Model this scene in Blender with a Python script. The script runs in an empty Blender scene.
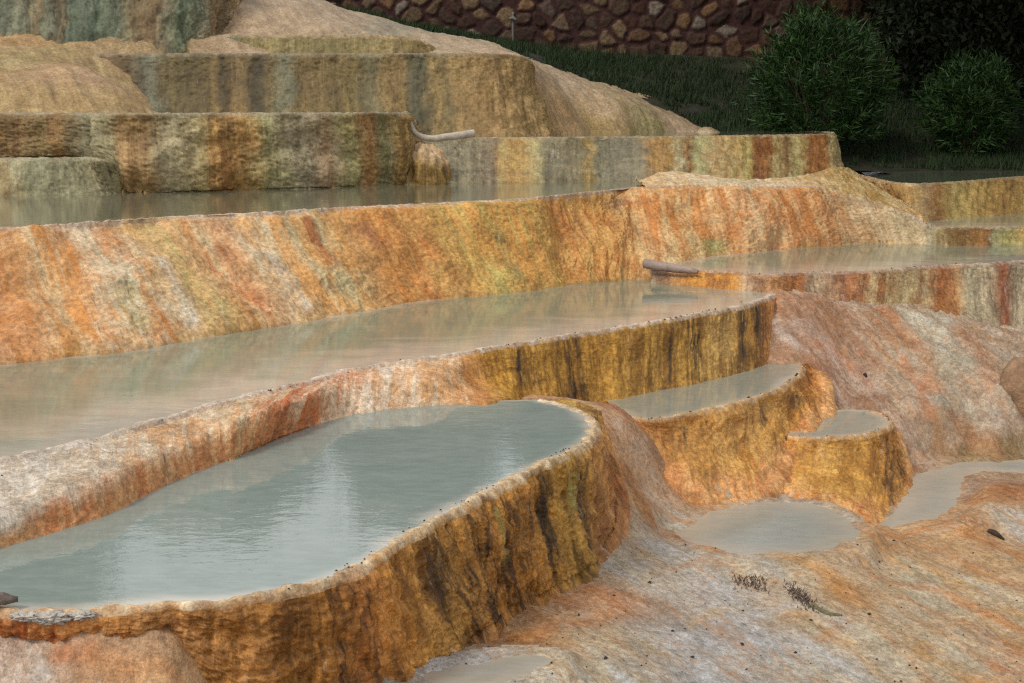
import bpy, math, random
import numpy as np

random.seed(7)
RNG = np.random.default_rng(11)
SC = bpy.context.scene
COL = SC.collection

# ------------------------------------------------------------------ camera model (real place, metres)
W, H, F = 1024, 683, 1422.0
PITCH = math.radians(9.4)
CZ = 2.5                                   # eye height above the lowest ground sheet
_r = np.array([1.0, 0, 0]); _u = np.array([0, math.sin(PITCH), math.cos(PITCH)]); _f = np.array([0, math.cos(PITCH), -math.sin(PITCH)])
CAM = np.array([0, 0, CZ])


def ray(x, y):
    return _f + (x - W / 2) / F * _r + (H / 2 - y) / F * _u


def p(x, y, d):                            # measured point on the level d metres below the eye
    v = ray(x, y); return CAM + v * (-d / v[2])


def r(x, y, D):                            # measured point at D metres along the ground
    v = ray(x, y); return CAM + v * (D / v[1])


def q(x, d, D):                            # bearing x, depth d below the eye, distance D
    v = D * math.cos(PITCH) + d * math.sin(PITCH)
    return np.array([(x - W / 2) / F * v, D, CZ - d])


def px_of(P):
    v = P - CAM
    z = v @ _f
    return np.stack([W / 2 + F * (v @ _r) / z, H / 2 - F * (v @ _u) / z], -1)


def S(a, b, c, k=1.0):
    def l(v):
        v = v / 255.0
        return v / 12.92 if v <= .04045 else ((v + .055) / 1.055) ** 2.4
    return np.array([l(a) * k, l(b) * k, l(c) * k])


# ------------------------------------------------------------------ noise
_perm = np.random.default_rng(5).permutation(256)
_perm = np.concatenate([_perm, _perm, _perm])
_g = np.random.default_rng(6).normal(size=(256, 3)); _g /= np.linalg.norm(_g, axis=1, keepdims=True)


def perlin(x, y, z):
    x, y, z = np.broadcast_arrays(np.asarray(x, float), np.asarray(y, float), np.asarray(z, float))
    xi, yi, zi = np.floor(x).astype(int), np.floor(y).astype(int), np.floor(z).astype(int)
    xf, yf, zf = x - xi, y - yi, z - zi
    xi &= 255; yi &= 255; zi &= 255
    fx, fy, fz = [t * t * t * (t * (t * 6 - 15) + 10) for t in (xf, yf, zf)]
    out = 0
    for dx in (0, 1):
        wx = fx if dx else 1 - fx
        for dy in (0, 1):
            wy = fy if dy else 1 - fy
            for dz in (0, 1):
                wz = fz if dz else 1 - fz
                g = _g[_perm[_perm[_perm[xi + dx] + yi + dy] + zi + dz]]
                out = out + wx * wy * wz * (g[..., 0] * (xf - dx) + g[..., 1] * (yf - dy) + g[..., 2] * (zf - dz))
    return out * 1.6


def fbm(x, y, z, o=4, gain=.5):
    a, s, t = 1.0, 0, 0
    for i in range(o):
        s = s + a * perlin(x * 2 ** i + 17.3 * i, y * 2 ** i + 5.1 * i, z * 2 ** i + 9.7 * i); t += a; a *= gain
    return s / t * 1.4


# ------------------------------------------------------------------ mesh helpers
def link(o, parent=None):
    COL.objects.link(o)
    if parent is not None: o.parent = parent
    return o


def mesh_obj(name, verts, faces, mat, parent=None, uv=None, cols=None, smooth=True):
    me = bpy.data.meshes.new(name)
    verts = np.asarray(verts, np.float32); faces = np.asarray(faces, np.int32)
    n, k = faces.shape
    me.vertices.add(len(verts)); me.vertices.foreach_set('co', verts.ravel())
    me.loops.add(n * k); me.loops.foreach_set('vertex_index', faces.ravel())
    me.polygons.add(n); me.polygons.foreach_set('loop_start', np.arange(0, n * k, k, dtype=np.int32))
    me.update(calc_edges=True)
    me.polygons.foreach_set('use_smooth', np.full(n, smooth))
    if uv is not None:
        l = me.uv_layers.new(name='flow'); l.data.foreach_set('uv', np.asarray(uv, np.float32)[faces.ravel()].ravel())
    for nm, c in (cols or {}).items():
        a = me.color_attributes.new(nm, 'FLOAT_COLOR', 'POINT')
        c = np.asarray(c, np.float32)
        if c.ndim == 1: c = np.repeat(c[:, None], 3, 1)
        a.data.foreach_set('color', np.concatenate([c, np.ones((len(c), 1), np.float32)], 1).ravel())
    me.materials.append(mat)
    me.validate(); me.update()
    return link(bpy.data.objects.new(name, me), parent)


def grid_faces(nr, nc):
    i = np.arange(nr - 1)[:, None] * nc + np.arange(nc - 1)[None]
    return np.stack([i, i + nc, i + nc + 1, i + 1], -1).reshape(-1, 4)


def grid_obj(name, G, mat, parent=None, uv=None, cols=None):
    nr, nc = G.shape[:2]
    f = lambda a: None if a is None else a.reshape(nr * nc, -1).squeeze()
    return mesh_obj(name, G.reshape(-1, 3), grid_faces(nr, nc), mat, parent, None if uv is None else uv.reshape(-1, 2),
                    {k: f(v) for k, v in (cols or {}).items()})


def normals(G):
    du = np.gradient(G, axis=1); dv = np.gradient(G, axis=0)
    n = np.cross(dv, du); L = np.linalg.norm(n, axis=-1, keepdims=True); L[L == 0] = 1
    return n / L


def tag(o, label=None, cat=None, group=None, kind=None):
    for k, v in (('label', label), ('category', cat), ('group', group), ('kind', kind)):
        if v: o[k] = v
    return o


def empty(name, loc, label, cat, group=None):
    o = bpy.data.objects.new(name, None); o.empty_display_size = .1; o.location = loc
    link(o); return tag(o, label, cat, group)


def smooth_curve(pts, n, by='chord'):
    """Catmull-Rom through pts (k, m), n samples evenly along the chord."""
    pts = np.asarray(pts, float); k = len(pts)
    e = np.concatenate([[2 * pts[0] - pts[1]], pts, [2 * pts[-1] - pts[-2]]])
    fine = []
    for i in range(k - 1):
        t = np.linspace(0, 1, 24, endpoint=False)[:, None]
        a, b, c, d = e[i], e[i + 1], e[i + 2], e[i + 3]
        fine.append(.5 * (2 * b + (c - a) * t + (2 * a - 5 * b + 4 * c - d) * t ** 2 + (3 * b - a - 3 * c + d) * t ** 3))
    fine = np.concatenate(fine + [pts[-1:]])
    base = fine[:, :3]
    s = np.concatenate([[0], np.cumsum(np.linalg.norm(np.diff(base, axis=0), axis=1))])
    u = np.linspace(0, s[-1], n)
    return np.stack([np.interp(u, s, fine[:, j]) for j in range(fine.shape[1])], 1)


# ------------------------------------------------------------------ materials
def new_mat(name):
    m = bpy.data.materials.new(name); m.use_nodes = True
    nt = m.node_tree; nt.nodes.clear()
    out = nt.nodes.new('ShaderNodeOutputMaterial'); b = nt.nodes.new('ShaderNodeBsdfPrincipled')
    nt.links.new(b.outputs[0], out.inputs[0])
    return m, nt, b


class N:
    def __init__(s, nt): s.nt = nt
    def n(s, t, **kw):
        x = s.nt.nodes.new('ShaderNode' + t)
        for k, v in kw.items(): setattr(x, k, v)
        return x
    def l(s, a, b): s.nt.links.new(a, b)
    def noise(s, vec, scale, detail=6, rough=.55, dist=0):
        x = s.n('TexNoise'); x.inputs['Scale'].default_value = scale; x.inputs['Detail'].default_value = detail
        x.inputs['Roughness'].default_value = rough; x.inputs['Distortion'].default_value = dist
        s.l(vec, x.inputs['Vector']); return x.outputs['Fac']
    def mapr(s, v, a, b, c=0, d=1, smooth=True):
        x = s.n('MapRange', interpolation_type='SMOOTHSTEP' if smooth else 'LINEAR')
        for i, k in enumerate((a, b, c, d)): x.inputs[i + 1].default_value = k
        s.l(v, x.inputs[0]); return x.outputs[0]
    def mix(s, f, a, b, mode='MIX'):
        x = s.n('Mix', data_type='RGBA', blend_type=mode)
        for sock, v in ((x.inputs[0], f), (x.inputs[6], a), (x.inputs[7], b)):
            if isinstance(v, (int, float)): sock.default_value = v
            elif isinstance(v, (tuple, list, np.ndarray)): sock.default_value = (*[float(t) for t in v[:3]], 1)
            else: s.l(v, sock)
        return x.outputs[2]
    def math(s, op, a, b):
        x = s.n('Math', operation=op)
        for i, v in enumerate((a, b)):
            if isinstance(v, (int, float)): x.inputs[i].default_value = v
            else: s.l(v, x.inputs[i])
        return x.outputs[0]
    def scale(s, v, xyz):
        x = s.n('Mapping'); x.inputs['Scale'].default_value = xyz; s.l(v, x.inputs['Vector']); return x.outputs[0]
    def attr(s, nm): return s.n('Attribute', attribute_name=nm).outputs['Color']
    def bump(s, h, strength, dist, nrm=None):
        x = s.n('Bump'); x.inputs['Strength'].default_value = strength; x.inputs['Distance'].default_value = dist
        s.l(h, x.inputs['Height'])
        if nrm is not None: s.l(nrm, x.inputs['Normal'])
        return x.outputs[0]


def travertine(name, fx=9.0, fy=1.1, contrast=.12, fine=1.0, rough=.55, grain=1.0, fleck=.5, fxp=(14, 5), vein=0.0):
    m, nt, b = new_mat(name); k = N(nt)
    uv = k.n('UVMap', uv_map='flow').outputs[0]; pos = k.n('NewGeometry').outputs['Position']
    s1 = k.noise(k.scale(uv, (fx, fy, 1)), 1.0, 7, .62, .6)
    s2 = k.noise(k.scale(uv, (fx * 3.7, fy * 4.0, 1)), 1.0, 6, .65, .5)
    pt = k.noise(pos, 2.6, 5, .6, .6)
    sm = k.math('ADD', k.math('MULTIPLY', s1, .45), k.math('MULTIPLY', s2, .23))
    sm = k.math('ADD', sm, k.math('MULTIPLY', pt, .32))
    f1 = k.mapr(sm, .5 - contrast, .5 + contrast)
    c = k.mix(f1, k.attr('tint'), k.attr('tint2'))
    # mottling of the crust at three sizes
    g1 = k.noise(pos, 7.0, 5, .6); g2 = k.noise(pos, 38.0, 6, .65); g3 = k.noise(pos, 130.0, 4, .7)
    c = k.mix(1.0, c, k.mix(k.mapr(g1, .3, .7), (.80, .785, .77), (1.18, 1.19, 1.2)), 'MULTIPLY')
    c = k.mix(1.0, c, k.mix(k.mapr(g2, .32, .68), (.72, .705, .69), (1.25, 1.26, 1.27)), 'MULTIPLY')
    c = k.mix(fine, c, k.mix(k.mapr(g3, .3, .7), (.74, .73, .72), (1.22, 1.22, 1.22)), 'MULTIPLY')
    pale = k.math('MULTIPLY', k.mapr(k.noise(k.scale(uv, (fxp[0], fxp[1], 1)), 1.0, 8, .7, .6), .60, .70), k.mapr(g2, .35, .65))
    c = k.mix(k.math('MULTIPLY', pale, fleck), c, (.62, .53, .42))
    dark = k.mapr(k.noise(k.scale(uv, (fxp[0] * 1.6, fxp[1] * 1.4, 1)), 1.3, 8, .72, .5), .58, .70)
    c = k.mix(k.math('MULTIPLY', dark, fleck * .9), c, (.085, .05, .026))
    if vein:
        for sc_, col_, am in ((2.2, (.50, .235, .075), vein), (5.5, (.42, .20, .07), vein * .8), (4.0, (.56, .52, .46), vein * .7)):
            vn = k.noise(k.scale(uv, (sc_ * 1.6, sc_ * .55, 1)), 1.0, 7, .62, 1.2)
            vl = k.mapr(k.math('ABSOLUTE', k.math('SUBTRACT', vn, .5), 0.0), .0, .028, 1.0, 0.0)
            msk = k.mapr(k.noise(pos, sc_ * .9, 3, .5), .45, .62)
            c = k.mix(k.math('MULTIPLY', k.math('MULTIPLY', vl, msk), am), c, col_)
    k.l(c, b.inputs['Base Color'])
    b.inputs['Roughness'].default_value = rough
    k.l(k.mapr(g2, .3, .7, rough - .16, rough + .2), b.inputs['Roughness'])
    b.inputs['Specular IOR Level'].default_value = .32
    b1 = k.bump(s2, .35 * grain, .02)
    b2 = k.bump(g2, .55 * grain, .014, b1)
    b3 = k.bump(g3, .5 * grain, .006, b2)
    k.l(b3, b.inputs['Normal'])
    return m


def water_mat(name, deep, shallow, deep2=None, wave=.05, wscale=7.0, width=.25, rough=.03):
    m, nt, b = new_mat(name); k = N(nt)
    pos = k.n('NewGeometry').outputs['Position']
    sh = k.n('Attribute', attribute_name='shore').outputs['Fac']
    n1 = k.noise(k.scale(pos, (1.4, 3.2, 1)), 1.6, 6, .6, .5)
    n2 = k.noise(k.scale(pos, (5, 13, 1)), 2.2, 6, .65, .3)
    f = k.math('ADD', sh, k.math('MULTIPLY', k.math('SUBTRACT', n1, .5), width * 1.7))
    f = k.math('ADD', f, k.math('MULTIPLY', k.math('SUBTRACT', n2, .5), width * .7))
    f = k.mapr(f, 0.0, width)
    dd = k.mix(k.mapr(n1, .3, .7), deep, deep2 if deep2 is not None else deep)
    c = k.mix(f, shallow, dd)
    c = k.mix(1.0, c, k.mix(k.mapr(n2, .3, .7), (.9, .9, .9), (1.08, 1.08, 1.08)), 'MULTIPLY')
    k.l(c, b.inputs['Base Color'])
    b.inputs['Roughness'].default_value = rough; b.inputs['IOR'].default_value = 1.38
    w1 = k.noise(k.scale(pos, (1.0, 1.8, 1)), wscale, 3, .5, .2)
    w2 = k.noise(k.scale(pos, (1.0, 1.6, 1)), wscale * 3.3, 2, .5, .2)
    h = k.math('ADD', w1, k.math('MULTIPLY', w2, .3))
    k.l(k.bump(h, 1.0, wave * .1), b.inputs['Normal'])
    return m


def plain(name, col, rough=.6, var=.25, scale=20, bump=.2, bd=.01, spec=.3):
    m, nt, b = new_mat(name); k = N(nt)
    pos = k.n('NewGeometry').outputs['Position']
    g = k.noise(pos, scale, 6, .6); g2 = k.noise(pos, scale * 5, 4, .6)
    c = k.mix(k.mapr(g, .3, .7), tuple(np.array(col) * (1 - var)), tuple(np.array(col) * (1 + var)))
    c = k.mix(1.0, c, k.mix(g2, (.8, .8, .8), (1.2, 1.2, 1.2)), 'MULTIPLY')
    k.l(c, b.inputs['Base Color']); b.inputs['Roughness'].default_value = rough; b.inputs['Specular IOR Level'].default_value = spec
    k.l(k.bump(g2, bump, bd), b.inputs['Normal'])
    return m


def tint_mat(name, rough=.8, scale=30, bump=.4, bd=.02, spec=.25):
    m, nt, b = new_mat(name); k = N(nt)
    pos = k.n('NewGeometry').outputs['Position']
    g = k.noise(pos, scale, 6, .65)
    c = k.mix(1.0, k.attr('tint'), k.mix(k.mapr(g, .3, .7), (.65, .64, .62), (1.3, 1.3, 1.3)), 'MULTIPLY')
    k.l(c, b.inputs['Base Color']); b.inputs['Roughness'].default_value = rough; b.inputs['Specular IOR Level'].default_value = spec
    k.l(k.bump(g, bump, bd), b.inputs['Normal'])
    return m


def leaf_mat(name, c1, c2, rough=.45):
    m, nt, b = new_mat(name); k = N(nt)
    f = k.n('Attribute', attribute_name='var').outputs['Fac']
    c = k.mix(f, c1, c2)
    k.l(c, b.inputs['Base Color']); b.inputs['Roughness'].default_value = rough
    b.inputs['Specular IOR Level'].default_value = .35
    return m


M_WALL = travertine('travertine_drip', 11, 1.3, .065, 1.0, .42, 1.0, .7, fxp=(18, 2.6))
M_FAR = travertine('travertine_far', 13, .55, .10, .6, .6, .7, .5, fxp=(22, 1.2))
M_SLOPE = travertine('travertine_flow', 9.0, .75, .085, .9, .55, .55, .65, fxp=(20, 1.6))
M_RIM = travertine('travertine_rim', 9, 9, .16, 1.0, .5, .9, .45)
M_GROUND = travertine('travertine_ground', 7.0, 1.3, .08, 1.0, .6, 1.3, .75, vein=.55)

# ------------------------------------------------------------------ lofted terraces
def stops(xs, table, sat=.92, gain=1.2):
    """table: [(x, colA, colB)] -> arrays"""
    tx = [t[0] for t in table]
    return [soft(v, sat, gain) for v in [np.stack([np.interp(xs, tx, [t[i][c] for t in table]) for c in range(3)], -1) for i in (1, 2)]]


def jitter_stops(tab, step, seed, k=.22):
    rg = np.random.default_rng(seed); x0, x1 = tab[0][0], tab[-1][0]; xx = [t[0] for t in tab]; out = []; x = x0
    while x < x1:
        A_, B_ = [np.array([np.interp(x, xx, [t[i][c] for t in tab]) for c in range(3)]) for i in (1, 2)]
        m = rg.uniform(0, 1); g = rg.uniform(1 - k, 1 + k); out.append((x, (A_ * (1 - m) + B_ * m) * g, (B_ * (1 - m) + A_ * m) * g * .85)); x += step * rg.uniform(.5, 1.5)
    return out


def soft(c, sat=.95, gain=1.22):
    c = np.asarray(c, float); mxc = c.max(-1, keepdims=True); c = c * (1 + (1 - c.min(-1, keepdims=True) / mxc) * np.array([-.02, .055, -.07])); L = (c @ np.array([.3, .5, .2]))[..., None]
    return np.clip((L + (c - L) * sat) * gain, 0, .82)


def terrace(name, label, stations, cols, rim_col, mat, group=None, pw=2.0, w_in=.05, lip=.011, amp=(.03, .02, .006), lump=2.6,
            drip=9.0, dripv=1.2, px=1.5, bot=None, bot_at=.75, bot_x=None, dark=(), bulges=(), rim=True, ext=.14, cat='terrace', seed=0.0, kind=None, rim_amp=.012, flat_mid=False, part='wall'):
    """Rim-to-base loft. Every station is [rim, (mid...), base] in world metres."""
    K = len(stations[0])
    ST = np.array([np.concatenate(s) for s in stations])
    rp = px_of(ST[:, :3]); bp = px_of(ST[:, -3:])
    plen = np.linalg.norm(np.diff(rp, axis=0), axis=1).sum()
    nc = int(max(24, plen / px))
    nv = int(max(12, np.linalg.norm(bp - rp, axis=1).max() / px)); nv = min(nv, 170)
    SX = np.concatenate([ST, rp[:, :1]], 1)
    C = smooth_curve(SX, nc)
    xs = C[:, -1]; R0 = C[:, :3]
    s = np.concatenate([[0], np.cumsum(np.linalg.norm(np.diff(R0[:, :2], axis=0), axis=1))]) + seed * 3.1
    tg = np.gradient(R0, axis=0); tg[:, 2] = 0
    ker = np.hanning(min(31, nc // 2 * 2 - 1)); ker /= ker.sum()
    pad = len(ker) // 2
    tg = np.stack([np.convolve(np.pad(tg[:, i], pad, mode='edge'), ker, 'valid') for i in range(3)], 1)
    tg /= np.linalg.norm(tg, axis=1, keepdims=True)
    out = np.stack([tg[:, 1], -tg[:, 0], np.zeros(nc)], 1)
    # the rim line itself wanders a little
    wob = rim_amp * (fbm(s * 3.5, seed, .5, 4) + .35 * fbm(s * 17, seed + 3, .5, 3))
    R = R0 + out * wob[:, None]
    wv = w_in * np.clip(1 + 1.0 * fbm(s * 4, seed + 8, 0, 4), .35, 2)
    up = np.array([0, 0, 1.0])
    rows, tv, isrim = [], [], []
    if rim:
        crest = .008 + .009 * fbm(s * 13, seed + 5, 2, 4)
        for a, dz, wall in ((-1, -.05, 1), (-.62, -.010, 1), (-.35, .002, 1), (-.15, .007, 1), (0, .009, 1)):
            rows.append(R + out * (wv * a)[:, None] + up * (dz + (crest - .009) * (1 if dz > -.04 else 0))[:, None]); tv.append(a * w_in); isrim.append(1)
        rows.append(R + out * (lip * .6) + up * .003); tv.append(lip * .6); isrim.append(1)
    L = R + out * lip - up * .012 if rim else R
    v = np.linspace(0, 1, nv)
    if K == 2:
        B = C[:, 3:6]
        dz = (B[:, 2] - L[:, 2])
        h = (1 - (1 - v) ** 1.0) ** pw if np.isscalar(pw) else v
        for vv, hh in zip(v, h):
            P = np.empty_like(L)
            P[:, :2] = L[:, :2] + (B[:, :2] - L[:, :2]) * hh
            P[:, 2] = L[:, 2] + dz * vv
            rows.append(P); tv.append(vv); isrim.append(0)
    else:
        pts = np.stack([L] + [C[:, 3 * i:3 * i + 3] for i in range(1, K)], 0)      # K, nc, 3
        seg = np.linalg.norm(np.diff(pts, axis=0), axis=2).mean(1); cum = np.concatenate([[0], np.cumsum(seg)]) / seg.sum()
        if bot_at is None: bot_at = cum[1] - .02
        e = np.concatenate([[2 * pts[0] - pts[1]], pts, [2 * pts[-1] - pts[-2]]])
        for vv in v:
            i = min(K - 2, int(np.searchsorted(cum, vv, 'right') - 1)); t = (vv - cum[i]) / (cum[i + 1] - cum[i])
            a, b, c, d = e[i], e[i + 1], e[i + 2], e[i + 3]
            P = .5 * (2 * b + (c - a) * t + (2 * a - 5 * b + 4 * c - d) * t ** 2 + (3 * b - a - 3 * c + d) * t ** 3)
            if K == 3: P = .5 * P + .5 * (b + (c - b) * t)
            rows.append(P); tv.append(vv); isrim.append(0)
    last = rows[-1]
    for j in range(1, 5):
        rows.append(last - up * (ext * j / 4) + out * (.02 * j)); tv.append(1 + .05 * j); isrim.append(0)
    G = np.stack(rows, 0); nr = len(rows)
    isrim = np.array(isrim, bool)
    # distance down the face in metres
    dl = np.linalg.norm(np.diff(G, axis=0), axis=2); t = np.concatenate([np.zeros((1, nc)), np.cumsum(dl, 0)], 0)
    k0 = int(isrim.sum()); t = t - t[k0 - 1 if k0 else 0][None]
    Sg = np.broadcast_to(s[None], t.shape)
    ease = np.clip(t / .06, 0, 1) ** .8 if rim else np.clip(t / .10 + .15, 0, 1)
    ease = ease * np.clip((t[-1][None] - t) / .12, .25, 1)
    n = normals(G)
    lumps = fbm(Sg * lump, t * lump * .9 + seed, 0.3 + seed, 3)
    wrp = fbm(Sg * 2.1, t * 2.4, seed + 7.7, 3)
    mod = np.clip(.55 + .9 * fbm(Sg * 1.4, t * 1.1, seed + 2.9, 3), .1, 1.3)
    dr = (1 - 2 * np.abs(fbm(Sg * drip * .6 + .9 * wrp, t * dripv * 1.3 + seed, 1.7, 4))) * mod
    dr2 = fbm(Sg * drip * 1.5 + .8 * wrp, t * dripv * (2 if mat is M_FAR else 4) + seed, seed + 4.1, 4)
    blob = 1 - 2 * np.abs(fbm(G[..., 0] * 5.5, G[..., 1] * 5.5, G[..., 2] * 5.5 + seed, 3))
    pop = 1 - 2 * np.abs(fbm(G[..., 0] * 22, G[..., 1] * 22, G[..., 2] * 22, 4, .6))
    disp = amp[0] * lumps + amp[1] * (dr * .5 + dr2 * .4) + amp[1] * (.15 if mat is M_SLOPE else .4) * blob + amp[2] * pop * 1.6
    far = mat is M_FAR
    step = (t * (9 if not far else 6) + 2.6 * wrp + 1.2 * lumps) % 1.0
    micro = (1 - step) ** 1.6 * np.clip(.5 + 1.8 * fbm(Sg * 2.2, t * 2.0, seed + 9.1, 3), 0, 1)
    disp = disp * (1.6 if far else 1.0) + (.011 if far else .010) * micro * (1.3 if mat is M_SLOPE else .35 if far else .6)
    vv_ = np.clip(np.array(tv), 0, 1.2)[:, None]; sx_ = lambda x_: np.interp(x_, xs, s)
    for (x0, v0, rs, rv, hb) in bulges:
        q2 = ((Sg - sx_(x0)) / rs) ** 2 + ((vv_ - v0) / rv) ** 2 + .25 * wrp
        disp = disp + hb * .8 * np.clip(1 - q2, 0, 1) ** .85
    G2 = G + n * (disp * ease)[..., None]
    if k0: G2[:k0] += up * (.004 * fbm(G[:k0, :, 0] * 30, G[:k0, :, 1] * 30, .4, 3))[..., None] * np.array([0.2] + [1] * (k0 - 1))[:, None, None]
    s_w = Sg + .045 * fbm(Sg * 4, t * 2.6, seed + 3.3, 4) * (2.2 if mat is M_FAR or mat is M_SLOPE else 1.0) + .02 * fbm(Sg * 22, t * 4, seed + 1.3, 3)
    A, Bc = stops(np.interp(s_w.ravel(), s, xs), cols, *((.90, 1.1) if mat is M_FAR else (1.0, 1.12) if mat is M_SLOPE else (1.04, 1.22)))
    tint = A.reshape(nr, nc, 3).copy(); tint2 = Bc.reshape(nr, nc, 3).copy()
    tvn = np.clip(np.array(tv), 0, 1.2)[:, None]
    if bot is not None:
        w = np.clip((tvn + .16 * fbm(Sg * 5, t * 3, seed + 6, 3) - bot_at) / .22, 0, 1)[..., None]
        if bot_x: w = w * np.clip((bot_x - xs) / 40, 0, 1)[None, :, None]
        bot = [soft(b_) for b_ in bot]
        tint = tint * (1 - w) + np.asarray(bot[0]) * w; tint2 = tint2 * (1 - w) + np.asarray(bot[1]) * w
    for (x0, wpx, v0, v1, cdark) in dark:
        wig = wpx * .7 * fbm(t * 6 + x0, Sg * 6, 3.3, 3)
        w = np.exp(-((xs[None] - x0 + wig) / wpx) ** 2 * 1.4) * np.clip((tvn - v0) / .06, 0, 1) * np.clip((v1 - tvn) / .10, 0, 1)
        hf = fbm(Sg * 60 + 4 * wrp, t * 5, 2.2, 4); w = np.clip(w * 1.15, 0, 1)[..., None]; w1 = w * np.clip(.30 + 1.1 * hf, 0, 1)[..., None]
        cdark = soft(cdark, .85, 1.05)
        tint = tint * (1 - w1) + cdark * w1; tint2 = tint2 * (1 - w) + cdark * .85 * w
    uv = np.stack([Sg, t], -1)
    root = empty(name, tuple(R0[nc // 2]), label, cat, group) if kind is None else None
    loc = R0[nc // 2] if root else np.zeros(3)
    if k0:
        ra, rb = rim_col
        fade = np.clip((np.arange(k0 + 3) - k0 + 2.5) / 3.5, 0, 1)[:, None, None] * .62
        w = np.clip(.12 + fade + .8 * fbm(Sg[:k0 + 3] * 16, t[:k0 + 3] * 12, seed + 2, 4)[..., None] * (np.arange(k0 + 3) > 2)[:, None, None], 0, 1)
        rt = np.asarray(ra) * (1 - w) + tint[:k0 + 3] * w; rt2 = np.asarray(rb) * (1 - w) + tint2[:k0 + 3] * w
        grid_obj('rim', G2[:k0 + 3] - loc, M_RIM, root, uv[:k0 + 3], {'tint': rt, 'tint2': rt2})
        g0 = k0 + 2
    else: g0 = 0
    o = grid_obj(part if root else name, G2[g0:] - loc, mat, root, uv[g0:], {'tint': tint[g0:], 'tint2': tint2[g0:]})
    if kind: tag(o, label, cat, group, kind)
    return root or o


def dist_to_poly(P, L):
    d = np.full(len(P), 1e9)
    for a, b in zip(L[:-1], L[1:]):
        ab = b - a; t = np.clip(((P - a) @ ab) / max(ab @ ab, 1e-9), 0, 1)
        d = np.minimum(d, np.linalg.norm(P - (a + t[:, None] * ab), axis=1))
    return d


def pool(label, near, far, mat, n=120, m=40, shift=0.0, near_only=True, far_w=.35, zoff=0.0):
    A = smooth_curve(near, n); B = smooth_curve(far, n)
    z = A[:, 2].mean() + zoff
    A[:, 2] = z; B[:, 2] = z
    v = np.linspace(0, 1, m)[:, None, None]
    G = A[None] * (1 - v) + B[None] * v
    P = G[..., :2].reshape(-1, 2)
    d = dist_to_poly(P, A[::3, :2])
    if far_w < 9: d = np.minimum(d, dist_to_poly(P, B[::3, :2]) / far_w)
    o = grid_obj('water', G, mat, None, None, {'shore': d})
    return tag(o, label, 'pool', 'pools of the travertine terraces', 'structure')

# ------------------------------------------------------------------ palette (real surface colours)
GOLD, OCH, RUST = S(186, 134, 70), S(176, 130, 72), S(168, 98, 56)
BRN, DBRN = S(120, 82, 42), S(66, 44, 24)
ORG, PALE, CREAM = S(198, 132, 82), S(208, 190, 166), S(216, 196, 160)
PINK, GREY, TAN = S(194, 150, 124), S(170, 162, 152), S(190, 160, 124)
OLV, DOLV, YEL = S(134, 120, 84), S(84, 76, 52), S(188, 164, 92)
WHITE = S(214, 206, 194)

# ---- terrace A: the large near basin
dA = 1.44
A_rim = [(-140, 615), (0, 612), (60, 612), (110, 608), (160, 605), (200, 604), (240, 600), (280, 593), (320, 584), (350, 572), (378, 558), (404, 540),
         (440, 519), (482, 497), (525, 474), (560, 458), (585, 444), (596, 430), (590, 416), (568, 406), (540, 400.5)]
A_base = [(-140, 632, 4.2), (0, 634, 4.2), (60, 641, 4.19), (105, 648, 4.18), (150, 660, 4.18), (190, 684, 4.18), (236, 720, 4.2), (285, 735, 4.3), (330, 735, 4.4),
          (375, 715, 4.58), (410, 690, 4.78), (438, 668, 4.95), (470, 634, 5.25), (505, 610, 5.5), (545, 590, 5.8), (580, 570, 6.1), (600, 548, 6.45), (612, 505, 6.85),
          (610, 455, 6.98), (592, 416, 7.15), (560, 402, 7.32)]
A_cols = [(-140, S(196, 140, 96), S(150, 88, 48)), (60, S(190, 128, 80), S(140, 74, 38)), (110, S(186, 134, 84), S(150, 92, 46)), (170, S(178, 126, 82), S(136, 92, 50)),
          (250, S(176, 122, 72), S(128, 82, 36)), (320, S(168, 112, 56), S(92, 58, 24)), (350, S(186, 120, 66), S(80, 48, 22)), (385, S(192, 132, 70), S(150, 98, 46)),
          (425, S(186, 136, 76), S(92, 60, 26)), (470, S(180, 124, 66), S(70, 44, 20)), (520, S(176, 120, 60), S(84, 52, 22)), (560, S(180, 136, 70), S(110, 78, 32)),
          (600, S(186, 132, 84), S(150, 96, 60))]
terrace('travertine_terrace', 'large foreground basin wall, golden brown with black drip streaks, around the nearest grey pool', [[p(x, y, dA), r(b[0], b[1], b[2] * .947)] for (x, y), b in zip(A_rim, A_base)],
        A_cols, (S(214, 196, 164), S(196, 168, 128)), M_WALL, pw=1.5, w_in=.09, lip=.010, rim_amp=.022, amp=(.04, .034, .008), lump=3.2, drip=9, dripv=1.3, px=1.35,
        dark=[(335, 12, .35, 1.0, S(48, 32, 18)), (448, 8, .1, 1.0, S(40, 28, 16)), (470, 6, .3, 1.05, S(30, 22, 14)), (505, 9, .05, .8, S(58, 38, 18)), (540, 10, .1, .9, S(64, 42, 18)), (574, 6, .05, 1, S(58, 44, 22)),
              (425, 10, .1, .7, S(96, 64, 28)), (488, 3, .05, .6, S(170, 160, 80)), (566, 4, .1, .5, S(176, 168, 84))], seed=1.0,
        bot=(S(200, 142, 96), S(170, 104, 60)), bot_at=1.02)

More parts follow.
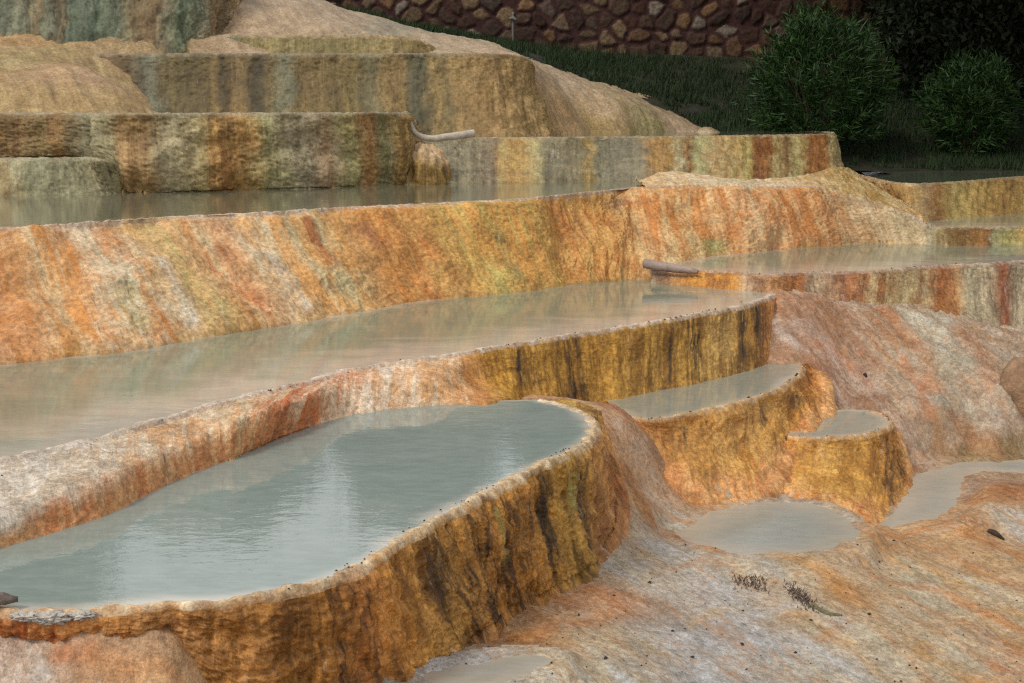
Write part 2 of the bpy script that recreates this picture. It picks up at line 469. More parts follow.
# ---- terrace B: the long middle pool with the dripping wall
dB = 1.30
def Ap(x, y): return p(x, y, dA)
B_st = []
for bx_, by_, mx_, my_, ax_, ay_ in [(-140, 474, -140, 552, -140, 592), (0, 460, 0, 517, 0, 547), (55, 449, 60, 492, 67, 527), (102, 438, 106, 478, 110, 512), (150, 424, 153, 458, 157, 488), (200, 410, 204, 437, 207, 467), (240, 399, 237, 421, 233, 458),
                                     (285, 387, 272, 410, 262, 445), (322, 379, 303, 400, 290, 433), (345, 371, 345, 391, 345, 416), (395, 363, 393, 384, 390, 409), (440, 357, 440, 380, 440, 404.5)]:
    a_ = Ap(ax_, ay_); B_st.append([p(bx_, by_, dB), r(mx_, my_, a_[1] + (.06 if mx_ < 330 else .12)), a_])
B_st += [
        [p(476, 351, dB), r(482, 380, 7.45), Ap(497, 402)], [p(512, 345, dB), r(514, 372, 7.66), r(520, 398, 7.5)], [p(545, 339.5, dB), r(547, 370, 7.86), r(552, 399, 7.78)],
        [p(580, 334, dB), r(582, 368, 8.08), r(585, 404, 8.0)], [p(620, 328, dB), r(621, 362, 8.28), p(622, 398, 1.69)], [p(660, 321, dB), r(661, 356, 8.55), p(662, 390, 1.69)],
        [p(690, 316, dB), r(691, 350, 8.75), p(692, 384, 1.69)], [p(730, 309, dB), r(731, 342, 9.04), p(732, 375, 1.69)], [p(755, 303, dB), r(756, 335, 9.33), p(757, 367, 1.69)],
        [p(772, 296, dB), r(774, 326, 9.66), r(776, 362, 9.45)], [p(778, 290.5, dB), r(782, 315, 9.95), r(786, 340, 9.75)], [p(772, 286, dB), r(778, 296, 10.2), r(784, 306, 10.15)]]
B_cols = [(-140, S(190, 178, 164), S(176, 160, 144)), (60, S(190, 178, 164), S(178, 158, 138)), (150, S(192, 172, 150), S(184, 142, 106)), (240, S(192, 168, 140), S(184, 128, 84)),
          (310, S(198, 160, 130), S(176, 94, 58)), (345, S(200, 170, 144), S(184, 108, 66)), (380, S(206, 188, 170), S(198, 158, 124)), (440, S(204, 180, 156), S(192, 140, 96)), (468, S(196, 140, 86), S(176, 112, 60)),
          (485, S(188, 138, 66), S(150, 100, 40)), (540, S(190, 140, 68), S(120, 82, 32)), (572, S(168, 118, 52), S(92, 62, 26)), (600, S(192, 140, 70), S(150, 102, 44)),
          (650, S(190, 142, 74), S(128, 88, 38)), (690, S(180, 132, 66), S(110, 74, 30)), (720, S(186, 148, 92), S(128, 88, 40)), (750, S(180, 128, 62), S(104, 70, 30)), (778, S(180, 118, 80), S(140, 84, 52))]
terrace('travertine_terrace', 'long middle terrace with pale crust bank at left and golden dripping wall at right', B_st, B_cols,
        (S(206, 194, 178), S(196, 176, 154)), M_WALL, w_in=.13, amp=(.012, .014, .003), lump=3.4, drip=10, dripv=1.0, px=1.35, seed=2.0,
        bot=(S(200, 146, 98), S(184, 112, 66)), bot_at=None, bot_x=335,
        dark=[(516, 4, .05, .9, S(66, 44, 22)), (570, 5, 0, 1, S(66, 44, 20)), (577, 4, 0, .95, S(76, 52, 24)), (690, 5, .02, .98, S(34, 26, 18)), (694, 4, .3, .9, S(40, 28, 18)), (668, 2, .0, 1, S(92, 60, 28)), (740, 3, 0, .9, S(70, 48, 22)), (755, 3, 0, .8, S(84, 54, 26))])

# ---- terrace C and K (small basins) and M's lip
dC, dK, dM, dL = 1.69, 1.92, 2.10, 2.25
C_st = [((618, 411), (622, 424, 7.7)), ((640, 419), (640, 440, 7.5)), ((655, 420), (657, 468, 7.4)), ((680, 415.5), (692, 496, 7.32)), ((705, 410), (722, 503, 7.38)), ((735, 403), (752, 500, 7.45)), ((760, 396), (776, 478, 7.72)),
        ((780, 388), (794, 448, 8.12)), ((795, 379), (813, 427, 8.45)), ((803, 370), (830, 408, 8.85)), ((800, 363.5), (822, 376, 9.2))]
terrace('travertine_terrace', 'small golden basin below the dripping wall, its rounded flank sloping to the right', [[p(x, y, dC), r(*b)] for (x, y), b in C_st],
        [(640, S(192, 138, 92), S(170, 112, 66)), (690, S(190, 136, 76), S(164, 112, 58)), (740, S(196, 150, 92), S(164, 112, 58)), (785, S(190, 138, 76), S(158, 106, 50)), (803, S(186, 128, 72), S(140, 86, 44))],
        (S(210, 190, 158), S(190, 154, 110)), M_WALL, pw=2.3, w_in=.05, amp=(.05, .03, .007), lump=3.0, drip=8, px=1.35, seed=3.0,
        bot=(S(206, 150, 96), S(188, 120, 66)), bot_at=.72, dark=[(682, 4, .1, .45, S(48, 34, 18)), (686, 5, .35, .6, S(58, 40, 20)), (760, 3, .0, .5, S(120, 78, 32)), (790, 4, .1, .6, S(104, 66, 28))])
K_st = [((788, 436), (772, 482, 7.78)), ((810, 438.5), (800, 499, 7.6)), ((840, 437), (832, 503, 7.62)), ((865, 434.5), (862, 519, 7.5)), ((882, 430), (886, 523, 7.6)), ((891, 425), (899, 504, 7.95)),
        ((890, 419.5), (907, 487, 8.25)), ((880, 414), (905, 456, 8.6)), ((868, 411.5), (887, 420, 8.9))]
terrace('travertine_terrace', 'smallest round golden basin with a flared skirt, in front of the pink slope', [[p(x, y, dK), r(*b)] for (x, y), b in K_st],
        [(788, S(196, 146, 88), S(176, 118, 60)), (830, S(194, 148, 86), S(170, 120, 60)), (865, S(190, 140, 76), S(156, 106, 50)), (884, S(186, 128, 64), S(112, 70, 28)), (891, S(180, 124, 66), S(128, 78, 34))],
        (S(206, 184, 152), S(186, 142, 98)), M_WALL, pw=2.4, w_in=.04, amp=(.03, .022, .007), lump=3.0, drip=8, px=1.35, seed=4.0,
        bot=(S(204, 148, 92), S(182, 112, 58)), bot_at=.8, dark=[(884, 1.6, .1, .75, S(64, 40, 20)), (889, 5, .5, 1.0, S(110, 70, 30))])
# ---- terrace J (right pool)
dJ = 1.21
J_st = [((652, 268.5), (652, 281, 10.5)), ((690, 270), (690, 281, 10.36)), ((720, 272), (722, 284.5, 10.2)), ((745, 273.5), (746, 286, 10.12)), ((770, 275), (768, 290, 9.98)), ((800, 273.5), (800, 296, 10.05)),
        ((830, 272.5), (830, 304, 10.1)), ((870, 271), (868, 309, 10.2)), ((905, 268.5), (905, 308, 10.35)), ((940, 266), (945, 315, 10.45)), ((980, 264), (985, 324, 10.55)), ((1024, 261), (1024, 332, 10.75)), ((1150, 254), (1150, 344, 11.15))]
terrace('travertine_terrace', 'terrace wall at right with grey and rust red vertical drip stripes above the pink slope', [[p(x, y, dJ), r(*b)] for (x, y), b in J_st],
        [(650, S(150, 128, 108), S(124, 100, 84)), (690, S(186, 126, 62), S(140, 88, 40)), (735, S(200, 140, 70), S(150, 92, 42)), (748, S(176, 150, 126), S(150, 108, 76)), (770, S(168, 118, 78), S(120, 76, 44)), (802, S(150, 92, 54), S(110, 66, 38)), (812, S(168, 148, 122), S(130, 104, 84)),
         (850, S(160, 104, 70), S(118, 70, 46)), (876, S(170, 148, 112), S(132, 84, 50)), (900, S(160, 146, 112), S(138, 116, 84)), (925, S(166, 140, 106), S(140, 96, 62)), (936, S(140, 84, 46), S(110, 62, 34)), (950, S(168, 120, 80), S(140, 92, 56)),
         (965, S(172, 158, 130), S(140, 128, 104)), (990, S(168, 148, 122), S(128, 106, 84)), (1003, S(140, 76, 44), S(120, 62, 38)), (1014, S(164, 146, 122), S(120, 104, 84)), (1150, S(160, 140, 116), S(120, 90, 66))],
        (S(196, 176, 156), S(168, 140, 118)), M_WALL, pw=1.6, w_in=.08, amp=(.02, .016, .006), drip=8, dripv=.7, px=1.4, seed=6.0)

# ---- terrace D: long orange flank above the middle pool, running into the mound at right
dD = .69
D_st = [[p(-250, 248, dD), p(-200, 392, dB)], [p(-140, 240, dD), p(-90, 376, dB)], [p(0, 229, dD), p(56, 358, dB)], [p(60, 225, dD), p(118, 352.5, dB)], [p(120, 221, dD), p(185, 339, dB)], [p(180, 217, dD), p(250, 329, dB)],
        [p(256, 213.5, dD), p(318, 319, dB)], [p(310, 210, dD), p(368, 310.5, dB)], [p(356, 207.5, dD), p(414, 302.5, dB)], [p(410, 205, dD), p(462, 297, dB)], [p(460, 202.5, dD), p(505, 293, dB)],
        [p(512, 200, dD), p(548, 287, dB)], [p(560, 195.5, dD), p(587, 282, dB)], [p(600, 191.5, dD), p(616, 280.2, dB)], [p(630, 188.5, dD), p(646, 279.5, dB)], [r(655, 187, 12.0), r(670, 268, 10.95)],
        [r(685, 186.2, 12.1), p(702, 258, dJ)], [r(730, 186.2, 12.3), p(752, 253, dJ)], [r(780, 186.8, 12.6), p(802, 247.3, dJ)], [r(820, 187.5, 12.8), p(842, 244.5, dJ)], [r(850, 195, 12.9), p(876, 243.2, dJ)],
        [r(885, 206, 12.95), p(905, 244, dJ)], [r(910, 215, 12.95), p(922, 244.5, dJ)], [r(928, 226, 12.9), p(936, 245, dJ)]]
D_cols = [(-250, S(196, 150, 110), S(186, 122, 72)), (-20, S(190, 140, 100), S(184, 120, 70)), (20, S(200, 172, 134), S(192, 134, 80)), (60, S(196, 168, 138), S(194, 126, 66)), (100, S(204, 186, 156), S(192, 122, 68)), (150, S(202, 150, 100), S(186, 160, 110)),
          (190, S(204, 176, 138), S(192, 116, 66)), (240, S(206, 150, 96), S(200, 180, 150)), (300, S(200, 142, 82), S(190, 170, 130)), (350, S(196, 142, 88), S(184, 118, 60)), (400, S(196, 150, 90), S(178, 108, 58)), (450, S(194, 140, 76), S(180, 160, 96)),
          (500, S(192, 132, 70), S(180, 156, 90)), (550, S(196, 150, 88), S(176, 110, 56)), (600, S(194, 146, 86), S(166, 104, 50)), (640, S(200, 166, 124), S(184, 116, 60)), (690, S(206, 174, 128), S(192, 128, 76)), (740, S(206, 170, 130), S(190, 118, 68)),
          (800, S(200, 156, 112), S(180, 116, 66)), (850, S(190, 164, 132), S(160, 124, 88)), (890, S(184, 162, 130), S(170, 140, 104)), (930, S(194, 170, 138), S(170, 150, 118))]
terrace('travertine_terrace', 'long orange and cream streaked slope below the upper brown pool, crossing the whole view', D_st, D_cols,
        (S(206, 192, 174), S(180, 158, 136)), M_SLOPE, pw=.93, w_in=.05, amp=(.10, .030, .006), lump=1.6, drip=4.6, dripv=1.0, px=1.35, seed=7.0, rim_amp=.02,
        bot=(S(196, 150, 100), S(160, 124, 60)), bot_at=.96,
        dark=[(130, 8, .35, 1, S(212, 198, 176)), (85, 14, .5, .95, S(186, 156, 88)), (150, 14, .45, 1, S(190, 164, 92)), (350, 9, .1, .5, S(176, 108, 56)), (205, 9, .2, .9, S(194, 116, 54)), (300, 8, .0, .6, S(192, 114, 54)), (480, 10, .3, 1, S(176, 152, 78)), 
              (245, 10, .3, 1, S(214, 198, 172)), (570, 9, .1, .6, S(182, 106, 50)), (612, 8, .02, .3, S(130, 80, 38)), (700, 14, .7, 1, S(180, 160, 86))])
shelf = [[r(636, 181, 13.0), r(645, 187.2, 12.0)], [r(652, 177, 13.25), r(665, 186.2, 12.05)], [r(676, 171, 13.5), r(690, 185.6, 12.12)], [r(715, 178, 13.6), r(735, 185.6, 12.32)], [r(760, 182, 13.9), r(780, 186.2, 12.62)],
         [r(800, 177, 14.3), r(820, 187, 12.82)], [r(832, 168, 14.85), r(852, 195, 12.92)], [r(848, 170, 15.6), r(886, 205.5, 12.97)], [r(862, 178, 15.2), r(911, 214.5, 12.97)], [r(905, 205, 13.9), r(929, 225.5, 12.92)]]
terrace('hill', 'pale tan rounded mound at the foot of the short gold striped terrace wall', shelf, [(636, S(206, 176, 138), S(196, 150, 100)), (720, S(204, 186, 160), S(190, 164, 130)), (790, S(206, 184, 152), S(190, 150, 104)), (832, S(190, 164, 118), S(160, 120, 66)), (905, S(196, 170, 136), S(176, 136, 90))],
        None, M_SLOPE, rim=False, pw=1.0, amp=(.035, .012, .006), px=1.4, ext=.2, kind='structure', cat='mound', seed=8.0)

# ---- upper left terraces F2, F, E, G, G2
dF, dE, dG = .061, .31, -.55
F2_st = [[p(-140, 158.5, .41), p(-140, 196, dD)], [p(0, 158.5, .41), p(0, 195.5, dD)], [p(50, 158.5, .41), p(52, 195, dD)], [p(85, 158, .41), p(95, 194, dD)], [r(100, 160, 11.3), p(112, 193.2, dD)], [r(109, 168, 11.5), p(121, 192.6, dD)]]
terrace('travertine_terrace', 'low rounded grey green terrace step at left edge of the upper brown pool', F2_st, [(-140, OLV * 1.25, S(160, 140, 100)), (12, S(172, 160, 124), S(150, 124, 80)), (30, S(150, 144, 110), S(122, 116, 84)), (70, S(160, 150, 114), S(128, 120, 90)), (109, S(164, 152, 118), S(132, 118, 84))],
        (S(176, 166, 138), S(150, 138, 108)), M_FAR, pw=.85, amp=(.03, .015, .006), px=1.4, seed=9.0)
F_st = [[q(-140, dF, 11.95), r(-140, 158, 11.8)], [q(0, dF, 11.9), r(0, 158, 11.8)], [q(40, dF, 11.85), r(42, 158, 11.75)], [q(80, dF, 11.75), r(86, 158, 11.65)], [q(95, dF, 11.6), r(106, 170, 11.48)], [q(125, dF, 11.5), p(128, 192.5, dD)],
        [q(180, dF, 11.65), p(185, 191.5, dD)], [q(250, dF, 11.95), p(252, 190, dD)], [q(300, dF, 12.12), p(300, 188.5, dD)], [q(350, dF, 12.35), p(352, 186.5, dD)], [q(385, dF, 12.6), p(388, 185, dD)],
        [q(398, dF, 12.75), p(402, 184.6, dD)], [q(405, dF, 13.0), r(414, 146, 12.95)], [q(407, dF, 13.5), r(418, 138, 13.5)], [q(406, dF, 15.2), r(414, 136.5, 15.2)]]
terrace('travertine_terrace', 'upper left terrace with lumpy ochre, grey and olive face dropping into the brown pool', F_st,
        [(-140, S(130, 100, 60), S(96, 76, 48)), (20, S(146, 110, 62), S(104, 78, 44)), (42, S(140, 124, 84), S(120, 92, 50)), (62, S(156, 112, 60), S(118, 84, 44)), (82, S(138, 128, 96), S(104, 96, 70)), (108, S(168, 152, 112), S(140, 124, 84)), (122, S(184, 140, 92), S(150, 120, 76)),
         (145, S(168, 136, 90), S(140, 100, 52)), (165, S(172, 154, 118), S(150, 134, 100)), (200, S(174, 156, 114), S(166, 138, 84)), (212, S(186, 140, 72), S(140, 92, 44)), (240, S(190, 148, 84), S(160, 112, 56)), (262, S(160, 148, 100), S(134, 120, 76)), (300, S(168, 150, 120), S(138, 124, 96)),
         (325, S(176, 148, 116), S(160, 124, 88)), (345, S(164, 154, 104), S(140, 120, 70)), (363, S(180, 124, 68), S(150, 104, 58)), (380, S(146, 136, 92), S(112, 104, 66)), (398, S(172, 130, 66), S(130, 94, 46)), (407, S(168, 136, 84), S(130, 104, 60))],
        (S(176, 164, 138), S(150, 138, 112)), M_FAR, pw=.8, amp=(.05, .018, .008), lump=2.4, drip=9, dripv=.5, px=1.35, seed=10.0,
        bulges=[(172, .72, .26, .42, .12), (212, .78, .24, .40, .12), (140, .70, .18, .5, .08), (108, .75, .22, .45, .08), (292, .80, .34, .38, .13), (250, .72, .2, .4, .07), (335, .85, .22, .3, .09), (40, .8, .3, .3, .06), (365, .7, .16, .5, .05), (190, .3, .3, .3, .05)],
        dark=[(225, 8, .05, .35, S(110, 70, 34)), (130, 2.5, .2, 1, S(150, 96, 48)), (142, 3, .3, .8, S(148, 92, 46)), (318, 2, .05, .4, S(104, 72, 40)), (18, 6, .1, .9, S(112, 76, 38))])
E_st = [[p(411, 139.6, dE), p(400, 184.6, dD)], [p(440, 139, dE), p(440, 184, dD)], [p(480, 138.3, dE), p(480, 183, dD)], [p(530, 137.8, dE), p(530, 182, dD)], [p(580, 137.4, dE), p(580, 181.3, dD)], [p(625, 137, dE), p(625, 181, dD)],
        [p(650, 137, dE), r(652, 179, 13.3)], [p(690, 136.5, dE), r(690, 174, 13.7)], [p(730, 136, dE), r(730, 181, 13.8)], [p(770, 135.3, dE), r(770, 184, 14.1)], [p(805, 134.7, dE), r(805, 178, 14.5)], [p(824, 134.3, dE), r(828, 171, 14.9)],
        [p(832, 133.6, dE), r(837, 169, 15.5)], [p(829, 132.3, dE), r(836, 165, 16.5)], [p(790, 131, dE), r(800, 150, 17.5)]]
E_wall = terrace('travertine_terrace', 'straight upper terrace, grey olive wall turning gold and brown striped at its right end', E_st,
        [(411, S(150, 138, 110), S(120, 110, 84)), (470, S(150, 136, 106), S(118, 106, 80)), (494, S(146, 124, 96), S(116, 96, 72)), (503, S(176, 150, 88), S(160, 112, 60)), (520, S(184, 142, 74), S(160, 118, 60)), (538, S(168, 152, 104), S(140, 120, 78)),
         (544, S(130, 118, 90), S(100, 90, 66)), (580, S(138, 122, 90), S(108, 96, 66)), (587, S(166, 132, 70), S(130, 104, 56)), (598, S(134, 124, 96), S(106, 98, 74)), (622, S(128, 116, 90), S(104, 94, 74)), (640, S(142, 128, 98), S(110, 98, 76)), (652, S(186, 142, 76), S(156, 110, 54)), (668, S(168, 126, 64), S(120, 84, 40)),
         (676, S(172, 160, 120), S(150, 128, 84)), (688, S(150, 100, 48), S(112, 70, 32)), (698, S(168, 160, 110), S(150, 136, 88)), (715, S(176, 150, 104), S(160, 120, 72)), (735, S(172, 156, 104), S(168, 130, 70)), (748, S(172, 152, 88), S(160, 126, 62)), (755, S(136, 82, 32), S(104, 60, 24)),
         (768, S(150, 96, 42), S(120, 72, 30)), (776, S(172, 154, 104), S(154, 120, 66)), (787, S(120, 84, 44), S(100, 70, 36)), (794, S(174, 160, 104), S(150, 130, 78)), (808, S(148, 92, 36), S(110, 66, 26)), (822, S(152, 94, 40), S(120, 74, 32)), (828, S(180, 156, 106), S(160, 130, 80)), (835, S(170, 150, 104), S(150, 126, 80))],
        (S(186, 166, 134), S(150, 134, 108)), M_FAR, pw=1.3, amp=(.02, .02, .008), drip=6, dripv=.6, px=1.35, seed=11.0)
G_st = [[q(40, dG, 15.7), q(40, .12, 15.3)], [q(110, dG, 15.6), q(110, .12, 15.15)], [q(200, dG, 15.5), q(200, .12, 15.05)], [q(300, dG, 15.5), q(300, .12, 15.0)], [q(400, dG, 15.5), q(400, .34, 15.0)], [q(470, dG, 15.5), q(474, .34, 15.0)], [q(500, dG, 15.6), q(510, .34, 15.1)],
        [q(516, dG + .01, 15.75), q(532, .34, 15.3)], [q(526, dG + .03, 16.0), q(548, .34, 15.6)], [q(530, dG + .06, 16.4), q(556, .3, 16.0)], [q(531, dG + .1, 17.0), q(560, .1, 16.8)]]
terrace('travertine_terrace', 'tall upper terrace with straight rim, brown to dark olive stripes, rounded tan right end', G_st,
        jitter_stops([(40, S(140, 108, 68), S(100, 80, 50)), (118, S(130, 100, 60), S(92, 72, 44)), (128, S(104, 80, 46), S(84, 66, 40)), (156, S(132, 130, 106), S(100, 100, 82)), (165, S(116, 98, 60), S(92, 78, 48)), (205, S(118, 98, 58), S(90, 76, 46)), (217, S(150, 118, 66), S(110, 84, 48)), (226, S(76, 64, 40), S(58, 50, 34)), (238, S(148, 114, 64), S(110, 86, 50)),
         (258, S(80, 70, 46), S(66, 58, 40)), (270, S(140, 112, 68), S(104, 84, 50)), (286, S(122, 124, 100), S(100, 96, 72)), (300, S(136, 108, 64), S(92, 76, 46)), (350, S(138, 112, 64), S(100, 82, 44)), (372, S(120, 110, 78), S(80, 76, 56)), (385, S(152, 122, 74), S(120, 94, 54)), (403, S(150, 120, 72), S(120, 94, 54)), (410, S(92, 84, 58), S(76, 70, 50)), (422, S(90, 86, 62), S(76, 72, 52)), (430, S(160, 130, 80), S(130, 104, 60)),
         (444, S(150, 124, 78), S(120, 98, 58)), (449, S(80, 74, 54), S(70, 64, 46)), (454, S(160, 128, 78), S(130, 100, 56)), (490, S(168, 134, 84), S(136, 100, 56)), (533, S(176, 144, 94), S(150, 112, 66))], 6, 4, .2),
        (S(160, 146, 120), S(136, 124, 100)), M_FAR, pw=1.5, amp=(.045, .02, .008), lump=1.6, drip=8, dripv=.35, px=1.35, seed=12.0,
        bot=(S(178, 140, 92), S(150, 116, 68)), bot_at=1.0)
G2_st = [[q(150, -.79, 16.55), q(150, -.45, 16.35)], [q(240, -.79, 16.5), q(240, -.45, 16.3)], [q(330, -.79, 16.5), q(330, -.45, 16.3)], [q(400, -.78, 16.5), q(402, -.45, 16.35)], [q(425, -.72, 16.6), q(430, -.45, 16.45)], [q(440, -.62, 16.7), q(446, -.45, 16.6)]]
terrace('travertine_terrace', 'lowest thin olive brown step just behind the rim of the tall striped terrace', G2_st, [(150, S(110, 124, 96), S(86, 96, 72)), (230, S(104, 116, 90), S(84, 92, 70)), (240, S(150, 130, 84), S(112, 98, 58)), (330, S(146, 126, 78), S(108, 94, 54)), (440, S(158, 130, 84), S(120, 96, 54))],
        (S(184, 158, 122), S(170, 144, 110)), M_FAR, pw=.8, amp=(.02, .02, .008), drip=7, dripv=.6, px=1.35, seed=13.0)
GR_st = [[q(-140, -2.4, 17), r(-140, 26, 15.9)], [q(0, -2.35, 17), r(0, 33, 15.9)], [q(60, -2.3, 17), r(50, 43, 15.9)], [q(120, -2.3, 17), r(110, 50, 15.9)], [q(170, -2.3, 17), r(160, 53, 15.95)], [q(200, -2.25, 17.05), r(184, 51, 16.1)], [q(222, -1.9, 17.2), r(204, 42, 16.45)], [q(238, -1.55, 17.5), r(220, 32, 16.9)], [q(250, -1.25, 17.9), r(236, 24, 17.4)]]
terrace('travertine_cascade', 'top left flowstone cascade with green, grey and brown algae streaks', GR_st,
        jitter_stops([(-140, S(104, 108, 84), S(126, 116, 88)), (0, S(97, 102, 80), S(113, 115, 92)), (32, S(132, 124, 98), S(103, 103, 81)), (45, S(142, 119, 83), S(117, 98, 67)), (54, S(122, 121, 97), S(91, 98, 77)), (68, S(120, 97, 66), S(102, 85, 59)), (80, S(91, 105, 81), S(109, 114, 92)), (100, S(103, 110, 88), S(77, 89, 69)), (130, S(90, 101, 79), S(112, 111, 87)),
         (142, S(136, 114, 79), S(109, 89, 58)), (162, S(122, 93, 61), S(97, 77, 50)), (172, S(148, 130, 99), S(128, 118, 91)), (190, S(114, 118, 93), S(84, 106, 76)), (215, S(119, 117, 95), S(134, 124, 96)), (226, S(162, 133, 96), S(135, 109, 74)), (262, S(172, 145, 108), S(145, 119, 84)), (300, S(175, 151, 117), S(147, 127, 96)), (350, S(151, 145, 115), S(114, 118, 93))], 4, 3, .4),
        None, M_FAR, rim=False, pw=.9, amp=(.05, .030, .008), drip=7, dripv=.35, px=1.35, seed=14.0, cat='cascade', part='flowstone',
        bot=(S(176, 142, 98), S(150, 120, 80)), bot_at=.99)

# bulge where the two upper terraces meet
def lump_mesh(c, rx, ry, rz, n=40, seed=0., amp=.18, freq=3.0):
    u, v = np.meshgrid(np.linspace(0, 2 * np.pi, n * 2), np.linspace(.02, np.pi * .72, n))
    d = np.stack([np.sin(v) * np.cos(u), np.sin(v) * np.sin(u), np.cos(v)], -1)
    k = 1 + amp * fbm(d[..., 0] * freq + seed, d[..., 1] * freq, d[..., 2] * freq, 4)
    # close the seam
    k[:, -1] = k[:, 0]
    return d * np.array([rx, ry, rz]) * k[..., None] + np.asarray(c), np.stack([u * rx, v * rz], -1)
E_root = E_wall
cpos = p(424, 184, dD) + np.array([0, .12, -.02])
Gb, uvb = lump_mesh(cpos - np.array(E_root.location), .25, .24, .37, seed=2.)
tv = np.broadcast_to(S(176, 142, 80), Gb.shape); t2 = np.broadcast_to(S(110, 84, 36), Gb.shape).copy()
tv = tv * 1.0; m_ = np.clip((Gb[..., 2] - Gb[..., 2].max() + .22) / .12 + .5 * (Gb[..., 0] - Gb[..., 0].mean()) / .2, 0, 1)[..., None]
tv = tv * (1 - m_) + S(204, 176, 136) * m_; t2 = t2 * (1 - m_) + S(190, 158, 116) * m_
ob = grid_obj('bulge', Gb, M_FAR, E_root, uvb, {'tint': tv, 'tint2': t2}); ob['label'] = 'tan topped rounded bulge at the foot of the terrace corner'

# ---- terrace H and the small pool I wall
dH, dI = .78, 1.085
H_st = [[p(852, 173.5, dH), r(868, 190, 15.4)], [p(868, 177, dH), r(884, 204, 14.6)], [p(888, 181.5, dH), r(902, 216, 14.2)], [p(910, 184, dH), p(918, 222, dI)], [p(940, 183, dH), p(943, 220, dI)], [p(975, 180.5, dH), p(975, 217, dI)], [p(1024, 176.5, dH), p(1024, 213, dI)], [p(1150, 168.5, .78), p(1150, 203, dI)]]
terrace('travertine_terrace', 'gold and brown striped terrace wall under the dark pool at right, before the shrubs', H_st,
        [(852, S(196, 170, 134), S(176, 130, 76)), (880, S(190, 150, 96), S(150, 104, 52)), (895, S(170, 118, 58), S(120, 80, 36)), (908, S(186, 148, 84), S(150, 108, 54)), (918, S(168, 140, 100), S(140, 110, 72)), (935, S(140, 94, 46), S(120, 82, 42)), (950, S(168, 144, 84), S(140, 114, 62)), (985, S(176, 140, 74), S(140, 104, 52)), (1005, S(160, 118, 60), S(120, 90, 48)), (1024, S(172, 138, 72), S(130, 98, 50)), (1150, S(168, 132, 72), S(120, 92, 50))],
        (S(186, 168, 136), S(156, 136, 106)), M_FAR, pw=1.3, amp=(.02, .02, .008), drip=6, dripv=.6, px=1.35, seed=15.0)
I_st = [[p(926, 226, dI), r(926, 244, 12.5)], [p(950, 227.6, dI), r(950, 247, 12.45)], [p(985, 227.6, dI), r(985, 247, 12.45)], [p(1024, 227, dI), r(1024, 246, 12.5)], [p(1150, 225, dI), r(1150, 244, 12.7)]]
terrace('travertine_terrace', 'thin low brown ledge between the two right hand pools', I_st, [(926, S(178, 160, 128), S(150, 134, 104)), (942, S(170, 150, 112), S(140, 112, 66)), (955, S(140, 104, 52), S(104, 78, 40)), (985, S(160, 104, 44), S(116, 74, 32)), (992, S(150, 140, 104), S(126, 116, 82)), (1010, S(164, 150, 92), S(130, 116, 62)), (1024, S(178, 140, 78), S(140, 104, 52)), (1150, S(170, 140, 80), S(130, 100, 50))],
        (S(190, 176, 150), S(164, 148, 122)), M_FAR, pw=.9, amp=(.02, .02, .008), drip=7, px=1.35, seed=16.0)

# ------------------------------------------------------------------ water
WA = water_mat('water_near', S(141, 150, 141), S(198, 190, 174), S(133, 145, 136), wave=.006, wscale=11, width=.10, rough=.02)
WB = water_mat('water_middle', S(122, 131, 112), S(184, 173, 156), S(132, 138, 118), wave=.008, wscale=7, width=.75, rough=.05)
WC = water_mat('water_small', S(148, 148, 132), S(180, 170, 150), None, wave=.008, wscale=7, width=.10, rough=.05)
WD = water_mat('water_upper', S(112, 110, 88), S(134, 124, 100), S(118, 114, 94), wave=.012, wscale=6, width=.2, rough=.05)
WF = water_mat('water_film', S(148, 150, 138), S(174, 164, 146), S(154, 153, 143), wave=.006, wscale=12, width=.30, rough=.16)
WH = water_mat('water_dark', S(88, 92, 78), S(112, 108, 88), None, wave=.012, wscale=8, width=.15, rough=.04)
pool('nearest and largest pool, milky grey green water with pale sky ripples', [p(x, y, dA) for x, y in A_rim],
     [p(*c, dA) for c in [(-140, 588), (0, 545), (33, 535), (67, 525), (110, 510), (157, 486), (207, 465), (233, 456), (262, 443), (290, 431), (320, 421), (350, 413), (390, 407), (430, 403), (470, 401), (500, 400.5), (525, 400), (540, 399.5)]], WA, n=200, m=90)
pool('long middle pool of beige water between the orange slope and the nearest basin', [s[0] for s in B_st],
     [p(x, y - 2, dB) for x, y in [(-140, 383), (0, 363), (50, 358), (110, 353), (150, 347), (187, 338), (253, 328), (313, 320), (370, 310), (422, 301), (470, 296), (522, 291), (569, 283), (605, 280), (650, 279), (690, 278), (730, 280), (772, 284)]], WB, n=220, m=90, far_w=.3)
pool('small pale pool directly under the golden dripping wall', [p(*s[0], dC) for s in C_st], [p(x, y - 1.5, dC) for x, y in [(606, 402), (640, 393), (690, 384), (732, 375), (756, 367), (775, 363), (800, 362.5)]], WC, n=120, m=40, far_w=.6)
pool('tiny round pool on top of the smallest golden basin', [p(*s[0], dK) for s in K_st], [p(*c, dK) for c in [(788, 434), (796, 428), (808, 420), (822, 412), (845, 409.5), (868, 410)]], WC, n=80, m=30, far_w=.8)
pool('right hand pool above the grey and rust striped wall', [p(*s[0], dJ) for s in J_st], [p(x, y - 1.5, dJ) for x, y in [(655, 266), (690, 261), (720, 256), (768, 251), (820, 245.5), (870, 243), (925, 244), (1024, 243.5), (1150, 241)]], WB, n=160, m=50, far_w=.3)
